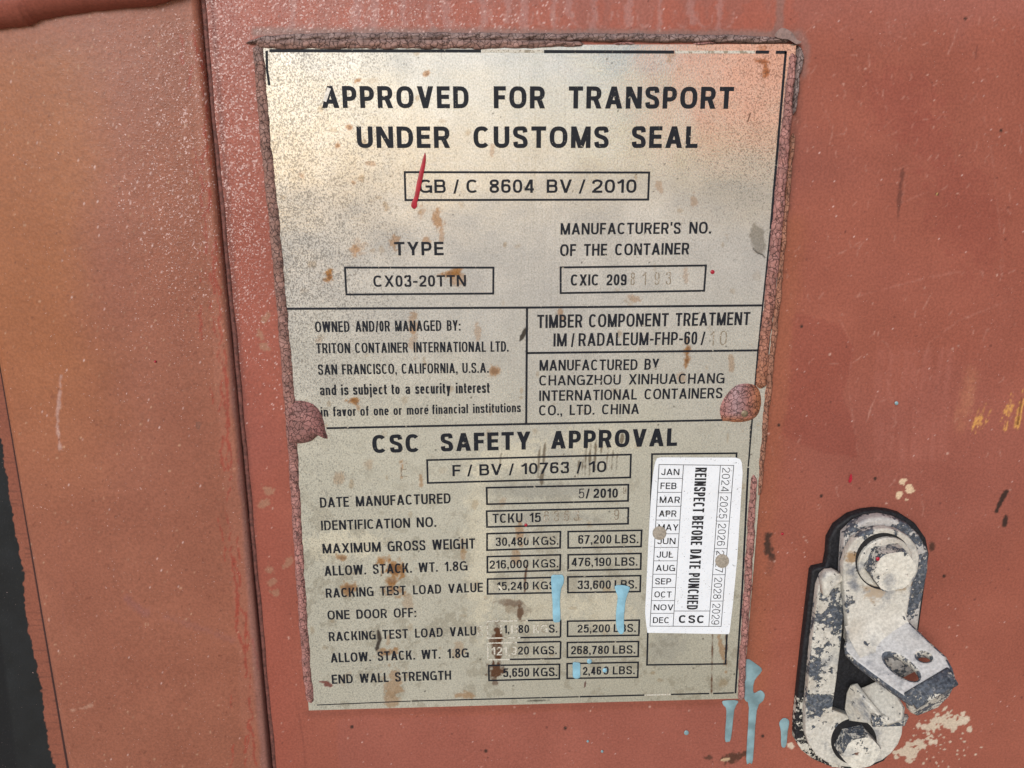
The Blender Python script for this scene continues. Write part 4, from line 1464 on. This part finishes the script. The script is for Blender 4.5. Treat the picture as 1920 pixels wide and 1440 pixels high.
dab('rivet_dab', [(541, 760), (555, 750), (582, 754), (600, 769), (608, 790), (611, 806), (615, 823), (600, 815), (582, 828), (556, 832), (541, 826), (538, 800)], .0042, HP - .0003,
    lambda px, py: lerp3((.30, .140, .125), (.34, .145, .135), (px - 560) / 40))
dab('rivet_dab', [(1418, 722), (1385, 719), (1362, 738), (1349, 763), (1352, 787), (1362, 790), (1383, 792), (1404, 789), (1421, 778), (1428, 750)], .0036, HP - .0003,
    lambda px, py: lerp3(lerp3((.38, .165, .15), (.35, .22, .23), 1 - abs(px - 1380) / 25), (.38, .14, .065), max((px - 1395) / 25, (py - 775) / 14)))
link('rivet', dome([W(a, b, HP + .0030) for a, b in circle_px(1396, 775, 7)], .0008), plain('dull_rivet', (.22, .17, .11), .5, .3, 800, .3), plate)
# torn curl of sealant at the upper right corner
link('sealant_flap', slab_fill([(1452, 66), (1466, 52), (1484, 60), (1494, 74), (1503, 78), (1494, 83), (1478, 74), (1462, 72)], .002, .0016, 3), plain('grey_sealant', (.23, .155, .14), .6, .25, 500, bmp=.0005), plate)

# paint marks on the plate
M_DR = (('paint_drip', [(1034, 1080), (1045, 1078), (1056, 1079), (1057, 1093), (1052, 1105), (1050, 1130), (1051, 1162), (1044, 1167), (1037, 1163), (1036, 1130), (1034, 1102)], M_BLUE),
        ('paint_drip', [(1153, 1099), (1166, 1097), (1181, 1101), (1178, 1111), (1173, 1128), (1170, 1160), (1170, 1184), (1163, 1189), (1156, 1177), (1155, 1150), (1158, 1120), (1155, 1110)], M_BLUE),
        ('paint_drip', [(1074, 1243), (1081, 1242), (1088, 1244), (1088, 1258), (1087, 1271), (1075, 1271), (1074, 1258)], M_BLUE),
        ('red_drip', [(796.5, 286), (798.5, 300), (795, 322), (790, 346), (785, 370), (782, 380), (782, 387), (776.5, 392), (771, 387), (772, 379), (777, 368), (782, 340), (789, 312)], M_RED))
for nm, pts, mt in M_DR:
    drip(nm, pts, HP + .00022, mt, plate, .00032)
for px, py, r, mt in ((1105, 1240, 4.6, M_BLUE), (1134, 1257, 4.2, M_BLUE), (1336, 510, 4, M_RED), (986, 984.5, 3, M_RED)):
    link('paint_spot', dome([W(a, b, HP + .0002) for a, b in circle_px(px, py, r)], .0004), mt, plate)

# ------------------------------------------------------------------ inspection sticker
sticker = thing('inspection_sticker', 'white inspection sticker of months and years with two punched spots on the metal plate', 'sticker')
HS = HP + .0004
out = [(1232, 859), (1240, 857.5), (1380, 858), (1388, 861), (1391, 868), (1392.5, 886), (1382.5, 1046), (1374.5, 1130), (1368, 1186), (1366, 1189), (1213.8, 1186.5), (1211, 1165), (1209.5, 1148), (1216, 1011), (1220, 940), (1224, 891), (1228, 868)]
link('film', slab_fill(out, HP + .0002, .0002, 0), M_STICK, sticker)
pg = Print(HS + .00004)
pg.lines([(1235.7, 871), (1375.8, 872.7), (1352, 1174.6), (1218.7, 1174)], 1.5, True)


def xl_at(yy):
    return 1235.7 + (1218.7 - 1235.7) * (yy - 871) / 303


def xm_at(yy):
    return 1281.5 + (1262 - 1281.5) * (yy - 872) / 302


def xy_at(yy):
    return 1350.8 + (1329 - 1350.8) * (yy - 872.7) / 302


def xr_at(yy):
    return 1375.8 + (1352 - 1375.8) * (yy - 872.7) / 302


pg.lines([(1281.5, 872), (1262, 1174)], 1.4)
pg.lines([(1350.8, 872.7), (1329, 1174.5)], 1.4)
rowsY = [897, 923.2, 949.2, 975, 1000.8, 1026.4, 1051.6, 1076.7, 1101.6, 1126, 1150]
for yy in rowsY:
    pg.lines([(xl_at(yy), yy), (xm_at(yy), yy)], 1.3)
for yy in (924, 977, 1028.5, 1077.5, 1127):
    pg.lines([(xy_at(yy), yy), (xr_at(yy), yy)], 1.3)
pg.lines([(xm_at(1145.6), 1145.6), (xy_at(1145.6), 1145.6)], 1.4)
pg.build('ruled_grid', M_STICK_LINE, sticker)
months = ['JAN', 'FEB', 'MAR', 'APR', 'MAY', 'JUN', 'JUL', 'AUG', 'SEP', 'OCT', 'NOV', 'DEC']
edges = [871] + rowsY + [1174]
wid = dict(JAN=34, FEB=30, MAR=38, APR=33, MAY=38, JUN=34, JUL=31, AUG=36, SEP=30, OCT=32, NOV=37, DEC=31)
for k, mth in enumerate(months):
    yb = edges[k] + (edges[k + 1] - edges[k]) * .76
    yt = edges[k] + (edges[k + 1] - edges[k]) * .30
    x0 = xl_at(yb) + 5
    text_line([(mth, x0, x0 + wid[mth])], yb, yb + .2, yt, yt + .2, .15, M_STICK_INK, sticker, 'lettering', HS + .00006)


def side_text(words, xa, xb, xta, xtb, ya, yb, t, parent):
    """text that reads downwards: base line on the left, tops to the right"""
    pr = Print(HS + .00006)
    for wd, y0, y1 in words:
        f0, f1 = (y0 - ya) / (yb - ya), (y1 - ya) / (yb - ya)
        a, b = W(xa + (xb - xa) * f0, y0, pr.h), W(xa + (xb - xa) * f1, y1, pr.h)
        tp = W(xta + (xtb - xta) * f0, y0, pr.h)
        pr.word(wd, a, b, (tp - a).length, t, up=(tp - a).normalized())
    return pr.build('lettering', M_STICK_INK, parent)


side_text([('REINSPECT', 876.8, 960.7), ('BEFORE', 967.5, 1022), ('DATE', 1030, 1066.4), ('PUNCHED', 1074.5, 1143)], 1304, 1287.5, 1325.6, 1308, 876.8, 1143, .17, sticker)
for yr_, y0, y1 in (('2024', 877, 921), ('2025', 930.4, 972), ('2026', 982, 1023), ('2027', 1032.5, 1073.5), ('2028', 1083, 1122.7), ('2029', 1132, 1171)):
    c0, c1 = xy_at(y0), xy_at(y1)
    side_text([(yr_, y0, y1)], c0 + 4.2, c1 + 4.2, c0 + 19, c1 + 19, y0, y1, .10, sticker)
text_line([('CSC', 1272.3, 1321)], 1168, 1168.4, 1153.4, 1153.8, .19, M_STICK_INK, sticker, 'lettering', HS + .00006)
for px, py in ((1236.5, 999.5), (1354, 1052)):
    link('punched_spot', dome([W(a, b, HS + .0002) for a, b in circle_px(px, py, 13, 28)], .0003), M_PLUG, sticker)

# ------------------------------------------------------------------ bracket with swing arm
br = thing('latch_bracket', 'chipped white painted steel bracket with swing arm bolted to the red door', 'bracket')
M_ARM = chipped('chipped_white_arm', .385, off=(.3, .1, .2), smear=1.0, scale=80, rust=((1596, 1045, .0185, .005, (.32, .20, .10)), (1690, 1100, .0185, .006, (.34, .27, .19)), (1640, 1108, .0185, .010, (.42, .33, .24)), (1715, 1095, .0185, .003, (.20, .13, .07))), zones=((1590, 1130, .018, .012, -.05), (1640, 1010, .018, .014, -.06), (1712, 1020, .018, .014, -.07)))
M_BACK = chipped('chipped_white_back', .46, white=(.50, .48, .46), off=(.9, .4, .2), scale=120, zones=((1735, 1080, .0125, .022, -.10), (1700, 990, .0125, .014, -.06)))
M_BAR = chipped('chipped_white_bar', .44, off=(.05, 0, .63), scale=85, zones=((1562, 1150, .011, .014, -.07), (1548, 1240, .011, .018, -.06), (1535, 1322, .011, .010, -.16), (1600, 1400, .011, .03, .06)))
M_LIP = chipped('chipped_white_lip', .50, off=(.2, .7, .1), scale=170, zones=((1742, 1345, .055, .013, .14), (1715, 1310, .052, .009, -.10), (1750, 1288, .052, .009, -.07), (1785, 1272, .052, .012, -.11), (1630, 1265, .03, .03, -.06)))
M_SHELF = chipped('chipped_white_shelf', .37, white=(.57, .565, .56), off=(.3, .1, .2), dirt=.25, smear=.8, zones=((1770, 1290, .052, .014, -.10),))
M_PAD = chipped('pad_with_paint_crust', .70, white=(.60, .57, .50), under=(.009, .009, .011), scale=140, zones=((1500, 1330, .004, .016, .22), (1505, 1400, .004, .022, .20), (1560, 1440, .004, .012, .16)), smear=.1, scuff=.04)
M_BOLT = chipped('chipped_white_bolt', .41, white=(.68, .65, .58), off=(.6, .6, .1), scale=130, dirt=.8, rust=((1641, 1076, .026, .0035, (.10, .035, .015)), (1700, 1078, .028, .002, (.20, .07, .03)), (1607, 1412, .0205, .0022, (.12, .04, .02))))


def plate3(pts, holes, org, ux, uy, th, bev):
    """flat steel plate with holes; pts/holes are points in space; returns a mesh whose front face passes through org"""
    uz = ux.cross(uy).normalized()
    cu = bpy.data.curves.new('outline', 'CURVE')
    cu.dimensions = '2D'
    cu.fill_mode = 'BOTH'
    cu.extrude = max(th / 2 - bev, 1e-5)
    cu.bevel_depth = bev
    cu.bevel_resolution = 3
    cu.offset = -bev
    for loop in [pts] + list(holes):
        sp_ = cu.splines.new('POLY')
        sp_.points.add(len(loop) - 1)
        for q, p in zip(sp_.points, loop):
            d = p - org
            q.co = (d.dot(ux), d.dot(uy), 0, 1)
        sp_.use_cyclic_u = True
    tmp = bpy.data.objects.new('outline', cu)
    me = bpy.data.meshes.new_from_object(tmp)
    bpy.data.objects.remove(tmp)
    bpy.data.curves.remove(cu)
    M = Matrix((ux, uy, uz)).transposed().to_4x4()
    M.translation = org - uz * (th / 2)
    me.transform(M)
    return me


def edge_slot(me, axis, mats):
    """second material on the rim of a plate"""
    for m_ in mats:
        me.materials.append(m_)
    for p in me.polygons:
        p.material_index = 1 if abs(p.normal.dot(axis)) < .93 else 0


def join(meshes):
    bm = bmesh.new()
    for me in meshes:
        bm.from_mesh(me)
    out_ = bpy.data.meshes.new('mesh')
    bm.to_mesh(out_)
    bm.free()
    return out_


def flat_plate(name, pts_px, h, th, mat, parent, bev=.0008, holes=(), n=0):
    if n:
        pts_px = resample(pts_px, n)
    pts = [W(px, py, h) for px, py in pts_px]
    hl = [[W(px, py, h) for px, py in ho] for ho in holes]
    org = Vector((0, -h, 0))
    me = plate3(pts, hl, org, Vector((1, 0, 0)), Vector((0, 0, 1)), th, bev)
    return link(name, me, mat, parent) if name else me


pad = [(1491, 1388), (1492, 1350), (1497, 1300), (1508, 1200), (1520, 1100), (1523, 1074), (1527, 1068), (1549, 1063), (1553, 1040), (1555, 1012), (1568, 988), (1595, 968), (1620, 960), (1645, 957), (1668, 959), (1690, 965), (1718, 983), (1737, 1010), (1743, 1040), (1735, 1100),
       (1724, 1180), (1690, 1290), (1690, 1380), (1680, 1402), (1658, 1428), (1630, 1440), (1600, 1444), (1560, 1440), (1525, 1425), (1503, 1408)]
flat_plate('backing_pad', pad, .0055, .0055, M_PAD, br, .0012)
# worn pale paint on the pad's lower left rim
back = [(1580, 1075), (1582, 1040), (1585, 1004), (1605, 984), (1630, 973), (1655, 970), (1680, 974), (1705, 985), (1725, 1005), (1742, 1034), (1741, 1070), (1736, 1096), (1729, 1130), (1722, 1182), (1716, 1262), (1690, 1275), (1655, 1268), (1644, 1192), (1588, 1185), (1580, 1120)]
flat_plate('back_plate', back, .0125, .0068, M_BACK, br, .0016)
jbar = [(1543, 1082), (1552, 1074), (1566, 1074), (1582, 1084), (1584, 1125), (1580, 1185), (1570, 1270), (1561, 1332), (1600, 1346), (1694, 1357), (1692, 1378), (1685, 1396), (1672, 1413), (1655, 1426), (1630, 1436), (1602, 1440), (1575, 1438), (1550, 1430), (1530, 1416), (1517, 1397), (1511, 1376), (1511, 1335), (1524, 1200), (1535, 1102)]
flat_plate('lower_plate', jbar, .0110, .0052, M_BAR, br, .0010)
hook = [(1543, 1090), (1552, 1075), (1566, 1073), (1583, 1081), (1585, 1090), (1574, 1097), (1562, 1108), (1554, 1122), (1545, 1118)]
flat_plate('bent_tab', hook, .0165, .006, M_ARM, br, .0018)

# swing arm: upright leaf round the bolt, shelf folded towards the viewer, lip turned down
ha = .0185
leaf = [(1588, 1204), (1590, 1170), (1585, 1125), (1582, 1085), (1582, 1060), (1589, 1035), (1602, 1014), (1620, 1000), (1642, 992.5), (1664, 991), (1686, 996), (1705, 1007), (1719, 1024), (1725, 1045), (1722, 1072), (1712, 1095), (1706, 1125), (1701, 1160), (1699, 1172)]
leaf_me = flat_plate(None, leaf, ha, .005, None, None, .0011)
hf = .052
RL, RR = W(1586, 1200, ha), W(1702, 1162, ha)
FL, FR = W(1708, 1316, hf), W(1791, 1268, hf)
org = (RL + RR + FL + FR) / 4
ux = ((RR - RL).normalized() + (FR - FL).normalized()).normalized()
vv_ = ((FL + FR) / 2 - (RL + RR) / 2)
uy = -(vv_ - ux * vv_.dot(ux)).normalized()
uz = ux.cross(uy)


def on_shelf(px, py):
    """where the photo's line of sight through (px, py) meets the shelf"""
    a, b = W(px, py, 0.0), W(px, py, .06)
    d = b - a
    return a + d * ((org - a).dot(uz) / d.dot(uz))


shelf = [(1586, 1196), (1596, 1186), (1640, 1172), (1700, 1158), (1712, 1171), (1742, 1200), (1774, 1229), (1785, 1249), (1791, 1270), (1750, 1296), (1708, 1318), (1690, 1306), (1664, 1288), (1634, 1266), (1600, 1240), (1583, 1222), (1581, 1208)]
sh3 = [on_shelf(*p) for p in shelf]


def oval(cx, cy, rx, ry, ang, n=24):
    return [(cx + rx * math.cos(t) * math.cos(ang) - ry * math.sin(t) * math.sin(ang), cy + rx * math.cos(t) * math.sin(ang) + ry * math.sin(t) * math.cos(ang)) for t in [2 * math.pi * k / n for k in range(n)]]


h3 = [[on_shelf(*p) for p in oval(1690, 1250, 38, 14, .62)][::-1], [on_shelf(*p) for p in oval(1732, 1231.5, 12.5, 7, .25)][::-1]]
shelf_me = plate3(sh3, h3, org, ux, uy, .0062, .0020)
# lip
down = (Vector((0, 0, -1)) * .93 + Vector((0, .35, 0))).normalized()
la, lb = on_shelf(1707, 1317), on_shelf(1791, 1267)
lx = (lb - la).normalized()
ly = -(down - lx * down.dot(lx)).normalized()
ll = (lb - la).length
lpts = [la + ly * .001, lb + ly * .001, lb - ly * .011, lb - lx * ll * .14 - ly * .019, lb - lx * ll * .42 - ly * .0245, la + lx * ll * .10 - ly * .020, la - ly * .014]
lip_me = plate3(lpts, [], la, lx, ly, .005, .0014)


def rod(a, b, r, n=14):
    d = (b - a).normalized()
    s = d.orthogonal().normalized()
    t = d.cross(s)
    v = [tuple(p + (s * math.cos(2 * math.pi * k / n) + t * math.sin(2 * math.pi * k / n)) * r) for p in (a, b) for k in range(n)]
    f = [(k, (k + 1) % n, n + (k + 1) % n, n + k) for k in range(n)] + [tuple(range(n))[::-1], tuple(range(n, 2 * n))]
    return mesh(v, f, True)


inn = -uz * .002
fil_v, fil_f = [], []
A0, A1 = W(1592, 1202, ha), W(1699, 1165, ha)
bd = (A1 - A0).normalized()
lu = Vector((0, -1, 0)).cross(bd)
lu = lu if lu.z > 0 else -lu
so_ = -uy
for i in range(13):
    a = A0 + (A1 - A0) * i / 12
    for k in range(9):
        t = k / 8
        p = (a + lu * .009) * (1 - t) ** 2 + (a + (lu + so_) * .0004) * 2 * t * (1 - t) + (a + so_ * .010) * t * t
        p += (Vector((0, -1, 0)) * (1 - t) + uz * t) * .00012
        fil_v.append(tuple(p))
        if i and k:
            b_ = i * 9 + k
            fil_f.append((b_ - 10, b_ - 9, b_, b_ - 1))
fil_me = mesh(fil_v, fil_f, True)
arm = link('swing_arm', join([leaf_me, fil_me, rod(W(1587, 1201, ha - .0025), W(1700, 1164, ha - .0025), .0027)]), M_ARM, br)
edge_slot(shelf_me, uz, (M_SHELF, M_LIP))
link('shelf', shelf_me, None, arm)
link('lip', join([lip_me, rod(la - uz * .0026 + lx * .001, lb - uz * .0026 - lx * .001, .0029)]), M_LIP, arm)

# lug standing out of the lower plate under the arm
lug_h = .012
def quad_plate(p, th, bev=.0008, holes=()):
    o_ = sum(p, Vector()) / len(p)
    e1 = (p[1] - p[0]).normalized()
    nn = Vector((0, 0, 0))
    for i in range(len(p)):
        nn += (p[i] - o_).cross(p[(i + 1) % len(p)] - o_)
    nn.normalize()
    if nn.dot(co.matrix_world.translation - o_) < 0:
        nn = -nn
    e2 = nn.cross(e1).normalized()
    return plate3(p, holes, o_, e1, e2, th, bev)


top3 = [W(1592, 1287, .014), W(1606, 1282, .016), W(1642, 1277, .016), W(1690, 1296, .020), W(1706, 1330, .030), W(1702, 1352, .033), W(1655, 1358, .033), W(1622, 1320, .023)]
hole3 = oval(1661, 1312, 30, 11, .35)
side3 = [W(1581, 1330, .011), W(1585, 1300, .013), W(1592, 1287, .015), W(1604, 1284, .017), W(1622, 1316, .023), W(1655, 1360, .033), W(1630, 1358, .024), W(1600, 1346, .011)]
fa, fb = W(1636, 1347, .030), W(1705, 1347, .0335)
front3 = [fa, fb, fb + Vector((-.001, .0005, -.0055)), fa + Vector((.001, .0005, -.0060))]
link('lug', join([quad_plate(top3, .003), quad_plate(side3, .003)]), M_ARM, br)
link('lug_lip', quad_plate(front3, .004, .0012), M_LIP, br)


def hex_bolt(cx, cy, h0, rpx, hgt, ang, wpx=None):
    """hexagon head with chamfered crown on an optional washer; centre given at the foot"""
    c = W(cx, cy, h0)
    s = DIST * 1.05 / F
    parts = []
    if wpx:
        r = wpx * s
        v, f = [], []
        n = 40
        for (rr, hh) in ((r, 0), (r, .0016), (r * .95, .0021), (r * .3, .0021)):
            v += [(c.x + rr * math.cos(2 * math.pi * k / n), c.y - hh, c.z + rr * math.sin(2 * math.pi * k / n)) for k in range(n)]
        for q in range(3):
            f += [(q * n + k, q * n + (k + 1) % n, (q + 1) * n + (k + 1) % n, (q + 1) * n + k) for k in range(n)]
        parts.append(mesh(v, f))
        h0 = .0021
    else:
        h0 = 0
    r = rpx * s
    v, f = [], []
    n = 36
    def hexr(a):
        q = (a - ang) % (math.pi / 3) - math.pi / 6
        return math.cos(math.pi / 6) / math.cos(q)
    for (hh, kk) in ((h0, None), (h0 + hgt * .80, None), (h0 + hgt * .93, .99), (h0 + hgt, .92), (h0 + hgt * 1.02, .4)):
        for k in range(n):
            a = 2 * math.pi * k / n + ang
            rr = r * hexr(a)
            if kk:
                rr = min(rr, r * kk)
            v.append((c.x + rr * math.cos(a), c.y - hh + random.uniform(-.0001, .0001), c.z + rr * math.sin(a)))
    v.append((c.x, c.y - h0 - hgt * 1.02, c.z))
    for q in range(4):
        f += [(q * n + k, q * n + (k + 1) % n, (q + 1) * n + (k + 1) % n, (q + 1) * n + k) for k in range(n)]
    f += [(4 * n + k, 4 * n + (k + 1) % n, 5 * n) for k in range(n)]
    hd = mesh(v, f)
    for me in parts + [hd]:
        bm = bmesh.new()
        bm.from_mesh(me)
        bmesh.ops.recalc_face_normals(bm, faces=bm.faces)
        bm.to_mesh(me)
        bm.free()
    return parts, hd


(wash,), head = hex_bolt(1657, 1052, ha, 43, .0085, math.radians(8), 50)
edge_slot(head, Vector((0, 1, 0)), (M_BOLT, M_LIP))
bolt = link('bolt', head, None, br)
link('shade_ring', dome([W(a, b, ha) for a, b in circle_px(1657, 1052.5, 53.5, 40)], .0006), M_GAP_SHADE, bolt)  # black disc standing in for the shaded gap under the washer
link('washer', wash, M_ARM, bolt)
link('paint_spot', dome([W(a, b, ha + .0108) for a, b in circle_px(1646, 1048, 3.8)], .0005), M_RED, bolt)
_, head2 = hex_bolt(1600, 1389, .0110, 40, .0095, math.radians(12))
edge_slot(head2, Vector((0, 1, 0)), (M_BOLT, M_LIP))
link('bolt', head2, None, br)
link('shade_ring', dome([W(a, b, .011) for a, b in circle_px(1601, 1390, 43, 40)], .0006), M_GAP_SHADE, br)  # black disc standing in for the shade round the bolt's foot

# ------------------------------------------------------------------ what the plate mirrors: the ground and an orange cloth added for its reflection
gm = plain('pale_gravel', (.62, .53, .39), .9, .35, 30)
g = link('ground', mesh([(-60, -80, -1.25), (60, -80, -1.25), (60, 1, -1.25), (-60, 1, -1.25)], [(0, 1, 2, 3)]), gm)
g['kind'] = 'structure'


def mirror_at(px, py, dist):
    """where the plate at (px, py) sends the viewer's line of sight, dist metres in front of the door"""
    p = W(px, py, HP)
    d = (p - co.matrix_world.translation).normalized()
    d.y = -d.y
    return p + d * ((dist - HP) / -d.y)


q = [mirror_at(*p, .75) for p in ((1200, -420), (2000, -420), (1900, 270), (1270, 250))]
n = 24
v, f = [], []
for j in range(n):
    for i in range(n):
        a, b = i / (n - 1), j / (n - 1)
        p = (q[0] * (1 - a) + q[1] * a) * (1 - b) + (q[3] * (1 - a) + q[2] * a) * b
        v.append((p.x, p.y + .012 * math.sin(a * 9 + b * 2), p.z))
        if i and j:
            k = j * n + i
            f.append((k - n - 1, k - n, k, k - 1))
cm, nt, b = mat_new('added_orange_cloth')
tr_ = nd(nt, 'ShaderNodeBsdfTranslucent')
tr_.inputs['Color'].default_value = (1.0, .47, .31, 1)
b.inputs['Base Color'].default_value = (.85, .20, .05, 1)
ms = nd(nt, 'ShaderNodeMixShader')
ms.inputs[0].default_value = .9
nt.links.new(b.outputs[0], ms.inputs[1])
nt.links.new(tr_.outputs[0], ms.inputs[2])
nt.links.new(ms.outputs[0], nt.nodes['Material Output'].inputs['Surface'])
cl = link('added_orange_cloth', mesh(v, f, True), cm)
cl['label'] = 'orange cloth added out of view to give the data plate an orange reflection'
cl['category'] = 'added cloth'
